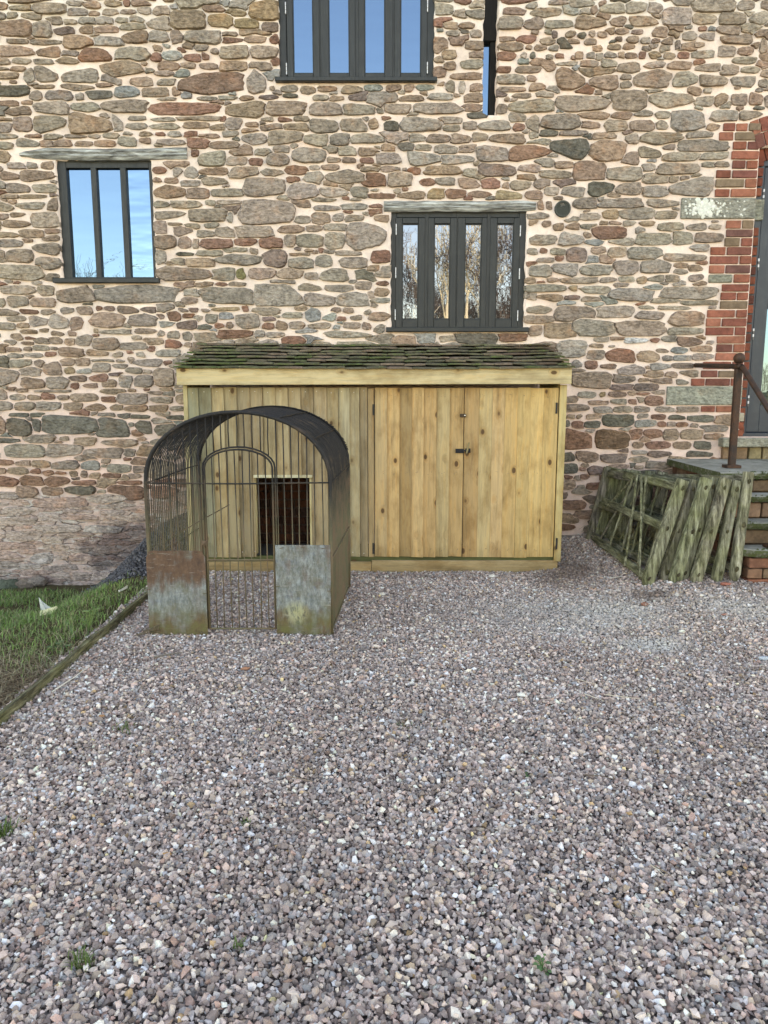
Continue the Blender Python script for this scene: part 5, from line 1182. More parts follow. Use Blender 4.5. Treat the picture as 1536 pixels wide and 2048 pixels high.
# sheet metal panels
def sheet(pxs, py0, py1, mat, lab, clip):
    x0, x1 = X_(pxs[0], 1180), X_(pxs[1], 1180); z1, z0 = P(sum(pxs)/2, py0, YC)[1], P(sum(pxs)/2, py1, YC)[1]; z0 = max(z0, .004)
    m = MB(); nx_, nz_ = 9, 13; vs = []; fs = []
    for sd2 in (0, 1):
        for j in range(nz_):
            for i in range(nx_):
                u, v = i/(nx_-1), j/(nz_-1); x = x0+(x1-x0)*u; zz = z0+(z1-z0)*v
                if clip and j == nz_-1 and i in (0, nx_-1): x += (.016 if i == 0 else -.02); zz -= .006
                if j == nz_-1: zz += .002*noise.noise(Vector((x*30, 1, 1)))
                if j == 0 and clip: zz += .006*abs(noise.noise(Vector((x*25, 2, 1))))
                if i in (0, nx_-1): x += .0025*noise.noise(Vector((zz*22, i, 1)))
                y = YC-.018-.006*noise.noise(Vector((u*1.6, v*2.2, 3 if clip else 9)))+(.0018 if sd2 else 0)
                vs.append((x, y, zz))
    n = nx_*nz_
    for j in range(nz_-1):
        for i in range(nx_-1):
            q = (j*nx_+i, j*nx_+i+1, (j+1)*nx_+i+1, (j+1)*nx_+i); fs.append(q); fs.append(tuple(n+w for w in q)[::-1])
    m.add(vs, fs, BK); m.build('metal_sheet', mat, cage, label=lab, smooth=True, loc=(x0, YC-.018, z0))
    return x0, x1, z0, z1
s1 = sheet((297, 414), 1100, 1271, M['sheetL'], 'mostly rust brown metal sheet left of the gate', True)
s2 = sheet((553, 662), 1089, 1268, M['sheetR'], 'galvanised grey metal sheet right of the gate', False)
m = MB()
for (x0, x1, z0, z1) in (s1, s2):
    for (u, v) in ((.12, .97), (.88, .97), (.5, .98), (.1, .03), (.5, .025), (.9, .04), (.97, .5), (.03, .55)):
        x, zz = x0+(x1-x0)*u, z0+(z1-z0)*v
        m.tube([(x-.012, YC-.022, zz+rv(-.004, .004)), (x, YC-.030, zz), (x+.012, YC-.022, zz+rv(-.004, .004))], .002, 4, BK)
m.build('fixing_wire', M['cage'], cage, kind='stuff')
# frayed wires at the left foot
m = MB()
for q in range(9): m.tube([(fl+.05, YC-.03, .03+q*.006), (fl-.02+rv(-.03, .02), YC-.06+rv(-.03, .03), .02+rv(0, .04)), (fl-.05+rv(-.04, .03), YC-.05+rv(-.04, .04), .01+rv(0, .03))], .0017, 4, BK)
m.build('frayed_wire', M['cage'], cage, kind='stuff')
m = MB(); m.tube([(fl, YC+.25, .60), (fl-.10, YC+.25, .60)], .002, 4, BK); m.build('loose_wire', M['cage'], cage)

# ------------------------------------------------------------------ hurdles stacked by the steps
FP = [((1291, 1177), (1366, 960), 27), ((1322, 1168), (1391, 961), 22), ((1345, 1174), (1413, 957), 27), ((1361, 1170), (1428, 955), 19), ((1387, 1174), (1452, 957), 26), ((1431, 1170), (1473, 961), 22), ((1467, 1162), (1497, 944), 22)]
HLAB = ['nearest green hurdle, its rails and braces in full view', 'hurdle with a greyer thin front post behind the nearest one', 'hurdle with a broad mossy front post, third from the shed', 'hurdle mostly hidden behind the broad mossy post',
        'hurdle with a pale wide front post, fifth from the shed', 'hurdle with a thin front post standing more upright', 'grey knotty hurdle leaning right against the steps']
for i, (b_, t_2, wpx) in enumerate(FP):
    gb = ground(*b_); y0 = 5.40+.012*(i % 2)+(.05 if i in (1, 3) else 0)
    q = on_y(b_[0], b_[1], y0); pb = Vector((q[0], y0, max(.07, min(q[2], .15)))); q = on_y(t_2[0], t_2[1], y0+.10); pt = Vector((q[0], y0+.10, q[2]))
    W_ = wpx/1550*4.9
    h = thing('wooden_hurdle', HLAB[i], 'hurdle', (pb.x, pb.y, pb.z), 'old wooden hurdles stacked against the steps')
    colr = [(.95, 1.0, .80), (.80, .78, .76), (.92, 1.0, .80), (.8, .85, .7), (1.02, 1.05, .92), (.9, .95, .82), (1.12, 1.12, 1.0)][i]
    def c4(): return jc(colr, .08)
    m = MB(); m.beam(pb, pt, W_, .055, c4(), side=(1, .12, 0), segs=12, jit=.0022, rnd=.28, taper=(1.0, .94), seed=i*3+1, point=.07); m.build('post', M['old'], h)
    # back post near the wall
    bb = Vector((pb.x*.985-.16+.05*i*.2, 6.80-.02*i, .11)); bt = Vector((bb.x+(pt.x-pb.x)*.55+.02, 6.84-.02*i, .80-.006*i))
    if i == 0:
        q = on_y(1179, 1088, 6.8); bb = Vector(q); q = on_y(1222, 934, 6.84); bt = Vector(q)
    m = MB(); m.beam(bb, bt, .085, .05, c4(), side=(1, .12, 0), segs=7, jit=.005, rnd=.5, seed=i*3+50, point=.08); m.build('post', M['old'], h)
    lev = (.10, .56, .93) if i == 0 else (.12, .52, .92)
    rails = []
    for L_ in lev:
        a = pb.lerp(pt, L_)+Vector((-.012, .02, 0)); b = bb.lerp(bt, min(.97, L_ if i else (L_*1.02)))
        mid = a.lerp(b, .5)
        m = MB(); m.beam(a, b, .062, .026, c4(), side=(.25, 0, 1), segs=9, jit=.0035, rnd=.5, bow=rv(-.02, .02), seed=i*9+L_*7); m.build('rail', M['oldy'], h); rails.append((a, b))
        # dark tenon end showing through the post
        e = pb.lerp(pt, L_); r_ = rv(.012, .018); N = 9; pp = []
        fw = Vector((-.12, 1, 0)).normalized(); n_ = (pt-pb).normalized(); sx = Vector((1, .12, 0)).normalized(); ofs = rv(-.012, .012)
        cc = e+sx*ofs-Vector((0, .031, 0))
        for k in range(N): t = 6.2832*k/N; pp.append(tuple(cc+sx*(math.cos(t)*r_*rv(.7, 1.1))+n_*(math.sin(t)*r_*1.35*rv(.8, 1.1))))
        pp.append(tuple(cc-Vector((0, .006, 0))))
        m = MB(); m.add(pp, [(k, (k+1) % N, N) for k in range(N)], (.28, .24, .18, rv(0, 1))); m.build('tenon_end', M['old'], h)
    def rp(k, u): a, b = rails[k]; return a.lerp(b, u)
    top, bot = len(rails)-1, 0
    sets = [((top, .50), (bot, .30)), ((top, .44), (bot, .06)), ((top, .55), (1, .86)), ((top, .58), (bot, .64)), ((top, .40), (bot, .12))] if i == 0 else [((top, .5), (bot, .5)), ((top, .55), (bot, .85))]
    for k, ((ra, ua), (rb, ub)) in enumerate(sets):
        a = rp(ra, ua)+Vector((-.022+.004*k, 0, .02)); b = rp(rb, ub)+Vector((-.022+.004*k, 0, -.03))
        m = MB(); m.beam(b, a, .042 if k < 2 else .034, .016, c4(), side=(.3, 1, 0), segs=8, jit=.004, rnd=.5, seed=i*13+k*2.2); m.build('brace', M['old'], h)
# dead grass tangled inside the stack
m = MB()
for _ in range(260):
    y = rv(5.7, 6.9); x = rv(1.82, 2.2); zz = H(x, y)+rv(0, .28); d = Vector((rv(-.1, .1), rv(-.14, .14), rv(-.05, .06)))
    m.tube([(x, y, zz), (x+d.x*.5, y+d.y*.5, zz+d.z+.02), (x+d.x, y+d.y, zz+d.z*.4)], .0013, 3, jc((.13, .115, .05), .4), cap=False)
tag(m.build('dead_grass', M['flat'], None), 'dead grass stalks tangled inside the stack of hurdles', 'dead grass', kind='stuff')

# ------------------------------------------------------------------ steps
SX0 = 2.575; SX1 = 4.6
LV = [(5.85, .856, 7.0, .055), (5.68, .70, 5.88, .05), (5.52, .528, 5.71, .055), (5.36, .36, 5.55, .06)]
steps = thing('stone_steps', 'brick and stone slab steps with mossy edges climbing to the door', 'steps', (SX0, 5.4, .1))
def slab(x0, x1, y0, y1, ztop, th, lab=None, corner=None, seed=0):
    m = MB(); 
    ys = [y0, y1]; nx_ = 26; vs = []; fs = []
    L = []
    for i in range(nx_+1):
        u = i/nx_; x = x0+(x1-x0)*u; yy = y0+.010*noise.noise(Vector((x*7, seed, 0)))+.004*noise.noise(Vector((x*25, seed, 1)))
        if corner and x < x0+corner: yy += (x0+corner-x)*.55
        L.append((x, yy))
    for (x, yy) in L:
        k = noise.noise(Vector((x*11, seed, 5)))*.006
        vs += [(x, y1, ztop-.001), (x, yy+.014, ztop-.001+.002*k), (x, yy+.003, ztop-.008), (x, yy-.002+k, ztop-th*.5), (x, yy+.008+k, ztop-th+.004), (x, yy+.03, ztop-th), (x, y1, ztop-th)]
    for i in range(nx_):
        for q in range(7): fs.append((i*7+q, i*7+(q+1) % 7, (i+1)*7+(q+1) % 7, (i+1)*7+q))
    fs.append(tuple(range(7))[::-1]); fs.append(tuple(nx_*7+q for q in range(7)))
    m.add(vs, fs, BK); return m.build('tread_slab', M['slab'], steps, label=lab)
slab(SX0-.02, 3.35, LV[0][0], 6.985, LV[0][1], LV[0][3], 'large landing slab', seed=1); slab(3.36, SX1, LV[0][0]+.01, 6.985, LV[0][1], LV[0][3], seed=9)
slab(SX0+.03, 3.6, LV[1][0], LV[1][2], LV[1][1], LV[1][3], seed=2); slab(SX0-.0, 3.7, LV[2][0], LV[2][2], LV[2][1], LV[2][3], seed=3); slab(SX0-.02, 3.65, LV[3][0], LV[3][2], LV[3][1], LV[3][3], 'bottom tread with a cut corner', corner=.09, seed=4)
tops = [v[1] for v in LV]; SB = [(.22, .12, .075), (.19, .085, .055), (.25, .15, .10), (.16, .10, .065)]
def sbrick(x0, x1, y0, y1, z0, z1, c):
    m = MB(); m.box(x0, x1, y0+rv(-.004, .004), y1, z0, z1, jc(c, .14), .006)
    for i, vv in enumerate(m.v): m.v[i] = tuple(a+rv(-.002, .002) for a in vv)
    m.build('brick', M['brick'], steps, loc=(x0, y0, z0))
for k in range(4):
    y = LV[k][0]+.035; zt = LV[k][1]-LV[k][3]-.004; zb = (LV[k+1][1]+.004) if k < 3 else .06
    nr = max(1, round((zt-zb)/.082)); hh = (zt-zb)/nr
    for r_ in range(nr):
        x = SX0+.03+(0 if r_ % 2 else 0); f_ = True
        while x < SX1-.9:
            L = .22 if not (f_ and r_ % 2) else .11; f_ = False
            c = random.choice(SB)
            if k == 3 and r_ == 0 and x < 3.0: c = (.33, .12, .07)
            sbrick(x, x+L-.010, y, y+.10, zb+r_*hh+.003, zb+(r_+1)*hh-.004, c); x += L
# side of the steps
m = MB(); m.box(SX0+.045, SX1, LV[0][0]+.14, 6.99, -.1, LV[0][1]-.06, (.16, .10, .07, .3)); m.box(SX0+.045, 3.6, LV[1][0]+.14, LV[0][0]+.13, -.1, LV[1][1]-.06, (.16, .1, .07, .3)); m.box(SX0+.045, 3.6, LV[2][0]+.14, LV[1][0]+.13, -.1, LV[2][1]-.06, (.16, .1, .07, .3)); m.box(SX0+.045, 3.6, LV[3][0]+.137, LV[2][0]+.135, -.1, LV[3][1]-.065, (.16, .1, .07, .3))
m.build('core_masonry', M['brick'], steps)
for r_ in range(9):
    zb = .06+r_*.083; yst = next((LV[k][0]+.14 for k in (3, 2, 1, 0) if LV[k][1]-LV[k][3] > zb+.07), None)
    if yst is None: continue
    y = yst+(.11 if r_ % 2 else 0)
    while y < 6.9:
        m = MB(); m.box(SX0+.03, SX0+.044, y+.003, min(y+.21, 6.97), zb+.004, zb+.077, jc(random.choice(SB), .15), .003); m.build('brick', M['brick'], steps, loc=(SX0+.03, y, zb)); y += .222
# moss cushions along the slab edges
m = MB()
for k, (yf, zt, yb, th) in enumerate(LV):
    for _ in range(260 if k else 420):
        x = rv(SX0-.02, 3.7); a = .5+noise.noise(Vector((x*6, k*3, 0)))
        if random.random() > a*1.3: continue
        zc = zt-rv(.002, th) if random.random() < .8 else zt; yc = yf+rv(-.006, .012) if zc < zt else yf+rv(0, .05); r = rv(.004, .011)
        if k == 3 and x < SX0+.09: yc += (SX0+.09-x)*.55
        N = 6; vs = [(x, yc, zc+r*.8)]+[(x+math.cos(q)*r*rv(.7, 1.2), yc+math.sin(q)*r*rv(.6, 1.1), zc+rv(-.2, .2)*r) for q in [6.2832*w/N for w in range(N)]]+[(x, yc, zc-r*.6)]
        m.add(vs, [(0, 1+w, 1+(w+1) % N) for w in range(N)]+[(N+1, 1+(w+1) % N, 1+w) for w in range(N)], jc((.055, .075, .022), .35))
m.build('moss', M['leaf'], steps, kind='stuff')

# ------------------------------------------------------------------ handrail
hx, hy, hz = 2.79, 6.20, .857
rail = thing('iron_handrail', 'rusty brown iron handrail with a ball topped post beside the door steps', 'handrail', (hx, hy, hz))
ztop = 1.655
def post(y, z0, z1, nm='rail_post'):
    m = MB(); m.beam((hx, y, z0), (hx, y, z1), .052, .052, BK, side=(1, .0, 0), segs=2, jit=.0003, rnd=.35); m.build(nm, M['iron'], rail)
    m = MB(); m.box(hx-.058, hx+.058, y-.05, y+.05, z0-.001, z0+.022, BK, .003); m.build('base_plate', M['iron'], rail)
post(hy, hz, ztop-.02); post(5.44, .361, 1.16)
def ball(y, z_):
    m = MB(); N1, N2 = 16, 10; vs = []; r = .044
    for j in range(N2+1):
        a = math.pi*j/N2
        for i in range(N1): vs.append((hx+r*math.sin(a)*math.cos(6.2832*i/N1), y+r*math.sin(a)*math.sin(6.2832*i/N1), z_+r*math.cos(a)))
    m.add(vs, [(j*N1+i, (j+1)*N1+i, (j+1)*N1+(i+1) % N1, j*N1+(i+1) % N1) for j in range(N2) for i in range(N1)], BK)
    m.tube([(hx, y, z_-r*1.15), (hx, y, z_-r*.8)], .02, 8, BK); m.build('ball_finial', M['iron'], rail, smooth=True)
ball(hy, ztop+.062); ball(5.44, 1.24)
m = MB(); m.tube([(hx+.01, hy-.03, ztop), (hx, hy, ztop), (hx-.03, 6.98, ztop+.03)], .021, 10, BK); m.build('top_rail', M['iron'], rail, smooth=True)
m = MB(); m.tube([(hx+.01, hy-.03, ztop), (hx+.012, hy-.06, ztop-.02), (hx+.012, 5.44, 1.17)], .021, 10, BK); m.build('sloping_rail', M['iron'], rail, smooth=True)

# ------------------------------------------------------------------ left side: edging board, lawn, heap of chippings
ed = MB(); e0 = ground(-40, 1485); e1 = ground(303, 1188)
ed.beam((e0[0], e0[1], .012), (e1[0]+.02, e1[1]+.35, .015), .026, .085, (1.0, 1.0, .72, .4), side=(1, 0, 0), segs=24, jit=.005, rnd=.3, seed=4)
tag(ed.build('edging_board', M['edging']), 'mossy timber edging board between the lawn and the gravel', 'edging board')
EX = lambda y: e0[0]+(e1[0]+.02-e0[0])*(y-e0[1])/(e1[1]+.35-e0[1])
def blades(name, n, xf, yf, hr, cols, lab, cat, wr=(.0014, .0032), lean=.9, dens=None, bend=1.0):
    V = []; F = []; C = []
    i = 0; tries = 0
    while i < n and tries < n*6:
        tries += 1
        y = rv(*yf); x = xf(y)
        if dens is not None and random.random() > dens(x, y): continue
        z0 = H(x, y)-.012; h = rv(*hr)*(.75+.5*noise.noise(Vector((x*3, y*3, 1)))+.25); w = rv(*wr); a = rv(0, 6.28); l = abs(random.gauss(0, lean))*h*bend
        dx, dy = math.cos(a), math.sin(a); px_, py_ = -dy*w, dx*w; k = len(V)
        V += [(x-px_, y-py_, z0), (x+px_, y+py_, z0), (x+dx*l*.35-px_*.8, y+dy*l*.35-py_*.8, z0+h*.6), (x+dx*l*.35+px_*.8, y+dy*l*.35+py_*.8, z0+h*.6), (x+dx*l, y+dy*l, z0+h*(1-.25*min(1, l/h)))]
        F += [(k, k+1, k+3, k+2), (k+2, k+3, k+4)]
        c = jc(random.choice(cols), .25); C += [c]*5; i += 1
    m = MB(); m.v = V; m.f = F; m.c = C
    return tag(m.build(name, M['leaf']), lab, cat, kind='stuff')
def lawn_dens(x, y):
    d = .45+1.1*noise.noise(Vector((x*1.6, y*1.6, 7)))+.25
    if y < 4.15: d *= max(0, (y-3.65)/.5)*.8
    b = EX(y)-x
    if b < .18 and y < 5.4: d *= .25+b*3
    if y > 5.9 and x > -2.2: d *= .15
    return max(.03 if y > 3.7 else .01, d)
blades('lawn_grass', 26000, lambda y: EX(y)-.03-rv(0, 1)**.9*(3.0-.1*y), (3.3, 6.72), (.02, .07), [(.14, .26, .06), (.19, .33, .09), (.12, .22, .06), (.21, .26, .11), (.13, .22, .08), (.26, .24, .13)], 'rough green grass sloping down to the foot of the wall', 'grass', dens=lawn_dens)
blades('dead_grass', 5200, lambda y: EX(y)-.02-rv(0, 1.3), (2.9, 4.6), (.02, .07), [(.26, .20, .12), (.20, .14, .085), (.30, .26, .17), (.14, .10, .06)], 'flattened straw coloured dead grass inside the edging board', 'dead grass', wr=(.0012, .0028), lean=2.2, bend=1.4, dens=lambda x, y: min(1, max(.12, 1.3*(1-abs(y-3.75)/.6))))
# bare soil under the lawn
m = MB(); vs = []; ly = np.arange(1.5, 6.99, .06); nu = 34
for y in ly:
    for i in range(nu):
        x = EX(y)-.014-i*.1
        cloddy = max(0, 1-abs(y-3.9)/.45)
        vs.append((x, float(y), H(x, float(y))-.004+.012*noise.noise(Vector((x*5, y*5, 0)))+cloddy*.03*abs(noise.noise(Vector((x*9, y*9, 2))))*(1 if i > 1 else 0)-(.012 if i == 0 else 0)))
fs = [(j*nu+i+1, j*nu+i, (j+1)*nu+i, (j+1)*nu+i+1) for j in range(len(ly)-1) for i in range(nu-1)]
cs = [(.075, .062, .032, 0) if v[1] > 4.2 else (.10, .068, .045, 0) for v in vs]
m.add(vs, fs, cs); m.build('lawn_soil', m_flat('soil', .95, 25, .5, .02, .1), smooth=True, kind='structure')
# heap of dark chippings banked up between the shed and the lawn
hc = MB(); vs = []; cxh = -1.55
def heap(x, y):
    t = sstep(-2.75, -1.45, x); return H(x, y)+.44*t*sstep(5.95, 6.9, y)+.0
nxh, nyh = 36, 26
for j in range(nyh):
    for i in range(nxh):
        x = -2.85+i*.035; y = 5.85+j*.045; vs.append((x, y, heap(x, y)-.014+.006*noise.noise(Vector((x*14, y*14, 1)))))
hc.add(vs, [(j*nxh+i, j*nxh+i+1, (j+1)*nxh+i+1, (j+1)*nxh+i) for j in range(nyh-1) for i in range(nxh-1)], (.045, .045, .05, 0))
hp = tag(hc.build('chippings_heap', M['flat'], smooth=True), 'heap of dark blue grey chippings banked against the wall behind the cage', 'heap')
n = 7500; xs_ = RNG.uniform(-2.75, -1.6, n); ys_ = RNG.uniform(5.9, 6.97, n); k_ = np.array([(heap(x, y)-H(x, y)) > .03*RNG.random() for x, y in zip(xs_, ys_)]) & ~((xs_ > shx0-.02) & (ys_ > YS)); xs_, ys_ = xs_[k_], ys_[k_]
zs_ = np.array([heap(x, y) for x, y in zip(xs_, ys_)])
cc_ = np.array([(.045, .047, .055), (.075, .078, .088), (.11, .11, .12), (.03, .03, .036)])[RNG.integers(0, 4, len(xs_))]*RNG.uniform(.8, 1.3, (len(xs_), 1))
ch = scatter('chippings', np.column_stack([xs_, ys_, zs_]), .0105*np.exp(RNG.normal(0, .3, len(xs_))), cc_, [h[0] for h in H8], [h[1] for h in H8], M['gravel']); ch['kind'] = 'stuff'; ch.parent = hp
# tumbled stones at the foot of the wall, far left
for (px, py, r, c, lb) in ((20, 1178, .11, (.10, .12, .085), 'mossy lump of stone at the left foot of the wall'), (52, 1172, .085, (.19, .15, .12), 'brown stone in the broken foot of the wall'), (75, 1166, .07, (.24, .20, .17), 'pale stone beside the hole under the wall')):
    q = on_y(px, py, 6.93); b = bmesh.new(); bmesh.ops.create_icosphere(b, subdivisions=3, radius=1)
    m = MB(); V = [tuple(Vector((v.co.x*r*1.35, v.co.y*r*.8, v.co.z*r*.75))*(1+.35*noise.noise(v.co*1.8+Vector((px, 0, 0))))+Vector((q[0], 6.93, q[2]+.01))) for v in b.verts]
    m.add(V, [tuple(v.index for v in f.verts) for f in b.faces], c+(.4,)); b.free()
    tag(m.build('loose_stone', M['stone'], smooth=True, loc=(q[0], 6.93, q[2])), lb, 'stone')

# ------------------------------------------------------------------ small things lying about
def leafy(name, lab, cat, x, y, z_, n, size, cols, h=.05, stems=True):
    m = MB()
    for k in range(n):
        a = rv(0, 6.28); rr = rv(.2, 1)*size*1.6; tx, ty, tz = x+math.cos(a)*rr, y+math.sin(a)*rr, z_+h*rv(.4, 1.1)
        c = jc(random.choice(cols), .2); s = size*rv(.6, 1.1); dx, dy = math.cos(a), math.sin(a)
        if stems: m.tube([(x, y, z_), (x+dx*rr*.5, y+dy*rr*.5, tz*.5+z_*.5+.01), (tx, ty, tz)], .0013, 4, c)
        pts = []
        for u, w in ((0, 0), (.2, .32), (.5, .45), (.8, .25), (1.05, 0)): pts.append((u, w))
        vs = []
        for u, w in pts: vs += [(tx+dx*u*s-dy*w*s, ty+dy*u*s+dx*w*s, tz+.12*s*math.sin(u*3)), (tx+dx*u*s+dy*w*s, ty+dy*u*s-dx*w*s, tz+.12*s*math.sin(u*3)), (tx+dx*u*s, ty+dy*u*s, tz+.12*s*math.sin(u*3)-.1*s*w)]
        fs = []
        for q in range(4): fs += [(q*3, q*3+2, q*3+5, q*3+3), (q*3+2, q*3+1, q*3+4, q*3+5)]
        m.add(vs, fs, c)
    return tag(m.build(name, M['leaf']), lab, cat)
def tuft(lab, px, py, n, h, spread, cols=((.075, .13, .03), (.10, .15, .05))):
    gx_, gy_, gz_ = ground(px, py); m = MB()
    for _ in range(n):
        x, y = gx_+random.gauss(0, spread), gy_+random.gauss(0, spread); a = rv(0, 6.28); l = rv(.2, .9)*h; hh = h*rv(.5, 1.1); w = .0016
        dx, dy = math.cos(a), math.sin(a)
        V = [(x-dy*w, y+dx*w, gz_), (x+dy*w, y-dx*w, gz_), (x+dx*l*.4+dy*w, y+dy*l*.4-dx*w, gz_+hh*.7), (x+dx*l*.4-dy*w, y+dy*l*.4+dx*w, gz_+hh*.7), (x+dx*l, y+dy*l, gz_+hh*.95)]
        m.add(V, [(0, 1, 2, 3), (3, 2, 4)], jc(random.choice(cols), .2))
    return tag(m.build('grass_tuft', M['leaf']), lab, 'weed')
tuft('grass tuft in the gravel at the bottom left', 165, 1935, 60, .045, .016); tuft('grass tuft at the left edge of the gravel', 6, 1668, 70, .05, .016)
tuft('tiny grass sprig low in the gravel', 478, 1900, 22, .03, .008); tuft('small grass tuft near the straw stalks', 250, 1461, 45, .03, .022)
tuft('thin green weed in the middle of the gravel', 810, 1452, 40, .02, .035, ((.10, .14, .07),)); tuft('faint green sprig beside a twig', 493, 1652, 18, .025, .008)
g_ = ground(1083, 1950); leafy('broadleaf_weed', 'small broad leaved weed in the near gravel', 'weed', g_[0], g_[1], g_[2]+.01, 12, .014, [(.06, .13, .05), (.08, .16, .06)], .03)
g_ = ground(1052, 1558); leafy('broadleaf_weed', 'tiny round leaved weed in the gravel', 'weed', g_[0], g_[1], g_[2]+.008, 7, .010, [(.05, .10, .045)], .015)
g_ = ground(178, 1262); leafy('nettle', 'pale green nettle growing inside the edging board', 'weed', g_[0], g_[1], g_[2], 16, .032, [(.12, .20, .06), (.15, .24, .08), (.10, .17, .06)], .13)
g_ = ground(125, 1300); leafy('dock_weed', 'low dark leafed weed by the edging board', 'weed', g_[0], g_[1], g_[2], 9, .035, [(.06, .12, .05), (.08, .13, .06)], .05)
for (px, py, s, lb) in ((20, 1205, .10, 'dark ivy patch at the left foot of the wall'), (105, 1192, .05, 'small ivy patch by the hole in the wall')):
    g_ = on_y(px, py, 6.75); leafy('ivy', lb, 'ivy', g_[0], 6.75, g_[2]-.02, 70, s*.3, [(.022, .045, .03), (.03, .06, .035)], .08, False)
def twig(lab, pxs, r, col, name='twig', cat='twig'):
    pts = []
    for (px, py) in pxs: q = ground(px, py); pts.append((q[0], q[1], q[2]+.022))
    m = MB(); m.tube(pts, [r*(1-.5*i/(len(pts)-1)) for i in range(len(pts))], 5, col); tag(m.build(name, M['flat']), lab, cat)
twig('pale bleached stalk lying near the edging board', [(105, 1392), (130, 1375), (150, 1362), (165, 1350), (180, 1341)], .004, (.62, .58, .50, 0))
twig('thin straw lying left of centre', [(232, 1460), (262, 1440), (290, 1418), (302, 1395), (310, 1378)], .0018, (.50, .42, .32, 0), 'straw', 'straw')
twig('grey stick lying in front of the cage', [(308, 1322), (335, 1316), (365, 1312)], .006, (.16, .14, .12, 0))
twig('short straw in front of the rusty sheet', [(268, 1374), (283, 1368), (298, 1361)], .0018, (.50, .42, .32, 0), 'straw', 'straw')
twig('pale straw in the middle right gravel', [(1150, 1365), (1168, 1370), (1186, 1376)], .0022, (.56, .50, .40, 0), 'straw', 'straw')
twig('longer pale straw right of the middle', [(1210, 1398), (1245, 1402), (1282, 1407)], .0022, (.56, .50, .40, 0), 'straw', 'straw')
twig('bent straw below the longer pale straw', [(1168, 1396), (1190, 1404), (1208, 1411)], .0022, (.56, .50, .40, 0), 'straw', 'straw')
twig('pale stick near the foot of the hurdles', [(1219, 1162), (1230, 1161), (1243, 1158)], .005, (.50, .46, .40, 0))
twig('white stalk lying inside the cage', [(476, 1216), (484, 1220), (490, 1227), (498, 1229)], .003, (.55, .50, .42, 0))
twig('dark curved twig in the mid gravel', [(1165, 1560), (1200, 1562), (1232, 1570)], .0025, (.13, .10, .08, 0))
twig('brown twig low on the right', [(1308, 1745), (1330, 1757), (1345, 1768)], .0022, (.20, .15, .10, 0)); twig('pale straw low on the right', [(1300, 1742), (1318, 1755), (1328, 1764)], .0018, (.5, .45, .36, 0), 'straw', 'straw')
twig('grey brown stick in the lower left gravel', [(575, 1563), (600, 1568), (628, 1574)], .003, (.22, .17, .13, 0)); twig('thin straw low in the middle', [(905, 1705), (935, 1722), (965, 1738)], .0014, (.42, .33, .25, 0), 'straw', 'straw')
def crumb(lab, px, py, s, col, cat='brick fragment', name='brick_fragment'):
    q = ground(px, py); V, F = random.choice(H12); m = MB(); m.add([(q[0]+v[0]*s, q[1]+v[1]*s, q[2]+.014+v[2]*s*.7) for v in V], [tuple(int(i) for i in f) for f in F], jc(col, .05)); tag(m.build(name, M['gravel']), lab, cat)
crumb('orange brick crumb in the gravel below the cage', 490, 1342, .028, (.36, .16, .09)); crumb('red brick crumb by the foot of the steps', 1452, 1172, .04, (.34, .11, .07)); crumb('rusty brown stone left of centre', 205, 1438, .018, (.36, .17, .07)); crumb('orange pebble in the lower gravel', 335, 1716, .014, (.45, .22, .07), 'pebble', 'orange_pebble')
crumb('red fragment on the right of the gravel', 1448, 1233, .022, (.38, .17, .12)); crumb('brown brick crumb at the silt patch', 1290, 1213, .035, (.27, .12, .08)); crumb('large white stone near the shed doors', 985, 1156, .035, (.62, .60, .55), 'stone', 'white_stone'); crumb('white stone beside the dry patch', 1042, 1395, .024, (.66, .64, .58), 'stone', 'white_stone')
crumb('pale blue slate chip on the right', 1528, 1322, .03, (.34, .40, .46), 'stone', 'slate_chip'); crumb('flat white stone beyond the straw', 765, 1192, .028, (.60, .57, .50), 'stone', 'white_stone')
# plastic scraps on the lawn
def scrap(lab, px, py, Yp, pts, col):
    q = ground(px, py) if Yp is None else on_y(px, py, Yp); m = MB(); vs = [(q[0]+a, q[1]+b, q[2]+c) for a, b, c in pts]; n = len(pts)
    m.add(vs+[(a, b+.003, c) for a, b, c in vs], [tuple(range(n)), tuple(range(2*n-1, n-1, -1))]+[(k, n+k, n+(k+1) % n, (k+1) % n) for k in range(n)], col); tag(m.build('plastic_scrap', M['flat']), lab, 'litter')
scrap('tall torn white plastic scrap standing in the grass', 96, 1224, None, [(-.06, 0, .11), (-.045, -.01, .0), (0, -.02, .0), (.05, 0, .02), (0, .02, .035), (-.04, .01, .075)], (.60, .62, .56, 0))
scrap('yellowish flat plastic scrap lying in the grass', 100, 1227, None, [(-.05, -.04, .03), (.06, -.02, .06), (.065, -.02, .045), (.03, -.05, .01), (-.05, -.06, .0)], (.55, .52, .30, 0))
scrap('small white wrapper near the chippings heap', 245, 1186, None, [(-.03, 0, .02), (-.01, -.02, .03), (.04, 0, .06), (.035, .01, .035), (-.02, -.02, .01)], (.62, .62, .56, 0))

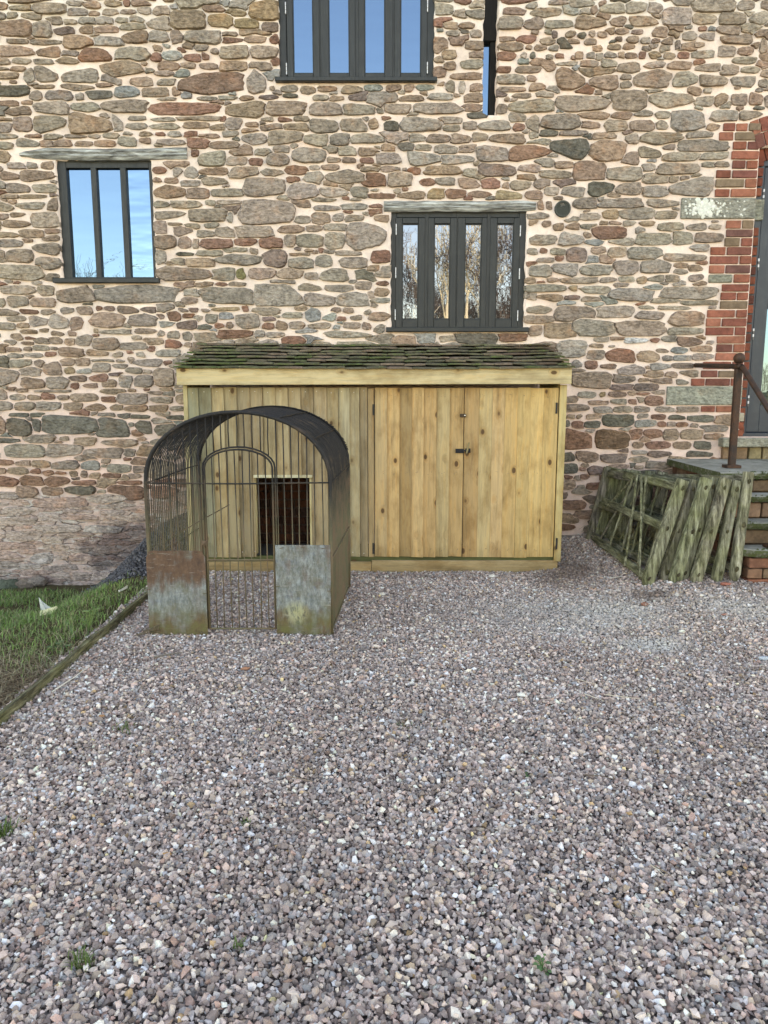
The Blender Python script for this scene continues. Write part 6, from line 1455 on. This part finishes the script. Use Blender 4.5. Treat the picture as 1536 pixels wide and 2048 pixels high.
# ------------------------------------------------------------------ the place behind the camera, seen in the panes: bare trees on a sunlit bank
def bare_tree(lab, x, y, h, seed, col, spread=.55, r0=.16, lvl=5, minr=.006):
    rnd = random.Random(seed); t = thing('bare_tree', lab, 'tree', (x, y, 0), 'bare trees across the yard')
    tm = MB(); bmb = MB()
    def grow(p, d, L, r, lv):
        n = 4 if lv > 1 else 2; pts = [tuple(p)]; dd = d.copy(); q = p.copy(); rad = [r]
        for i in range(n):
            dd = (dd+Vector((rnd.uniform(-1, 1), rnd.uniform(-1, 1), rnd.uniform(-.4, .7)))*.13*(1+.3*(lvl-lv))).normalized(); q = q+dd*(L/n); pts.append(tuple(q)); rad.append(r*(1-.42*(i+1)/n))
        (tm if lv >= lvl-1 else bmb).tube(pts, rad, 6 if lv >= lvl-1 else 3, jc(col, .12), cap=False)
        if lv == 0: return
        nb = rnd.choice((3, 4)) if lv > 1 else 5
        for k in range(nb):
            u = rnd.uniform(.35, 1.0) if k else 1.0; i = min(n, int(u*n)); base = Vector(pts[i]); ax = Vector((rnd.uniform(-1, 1), rnd.uniform(-1, 1), rnd.uniform(-.2, .8))).normalized()
            nd = (dd+ax*spread*(1.0+.15*(lvl-lv))).normalized(); grow(base, nd, L*rnd.uniform(.6, .82), max(minr, rad[i]*rnd.uniform(.5, .7)), lv-1)
    grow(Vector((x, y, -.1)), Vector((rnd.uniform(-.08, .08), 0, 1)), h*.34, r0, lvl)
    tm.build('trunk', M['bark'], t, smooth=True); bmb.build('branches', M['bark'], t)
bare_tree('slender pale trunked tree across the yard, mirrored in the casement', 2.15, -13.5, 9.5, 3, (.80, .74, .56), .42, .17, 5, .010)
bare_tree('dark twiggy tree mirrored at the right of the casement', 5.2, -12.5, 9, 8, (.13, .10, .085), .75, .17, 6, .009)
bare_tree('brown bushy tree behind the slender tree', 4.0, -17.5, 8.0, 12, (.19, .155, .13), .8, .14, 6, .008)
bare_tree('tree mirrored at the left pane edge', .7, -16.0, 8.4, 21, (.20, .165, .14), .7, .13, 6, .009)
bare_tree('far tree mirrored in the left window', -7.5, -20.0, 9.0, 31, (.17, .14, .11), .8, .15, 6, .005)
bare_tree('thin branched tree mirrored in the left pane', -10.2, -9.5, 8.5, 77, (.12, .10, .08), .8, .11, 5, .006)
bare_tree('small tree low in the left window', -11.5, -22.0, 8.0, 40, (.20, .17, .12), .8, .14, 5, .006)
bare_tree('brown tree between the far trees', 2.2, -19.5, 7.0, 55, (.21, .17, .14), .85, .14, 6, .008)
# hedge bank
m = MB()
for _ in range(7000):
    x = rv(-22, 22); y = -21.5+rv(-1, 1); z_ = rv(0, 2.2)*(1+.25*noise.noise(Vector((x*.4, 0, 0)))); a = rv(0, 6.28); l = rv(.3, .8)
    d = Vector((math.cos(a)*.5, math.sin(a)*.5, rv(.2, 1))).normalized()*l
    m.tube([(x, y, z_), (x+d.x, y+d.y, z_+d.z)], [.012, .004], 3, jc((.20, .15, .085), .35), cap=False)
tag(m.build('hedge_twigs', M['bark']), 'brown leafless hedge along the far side of the yard', 'hedge', kind='stuff')

print('TRIS', sum(len(p.vertices)-2 for o in SC.objects if o.type == 'MESH' for p in o.data.polygons))
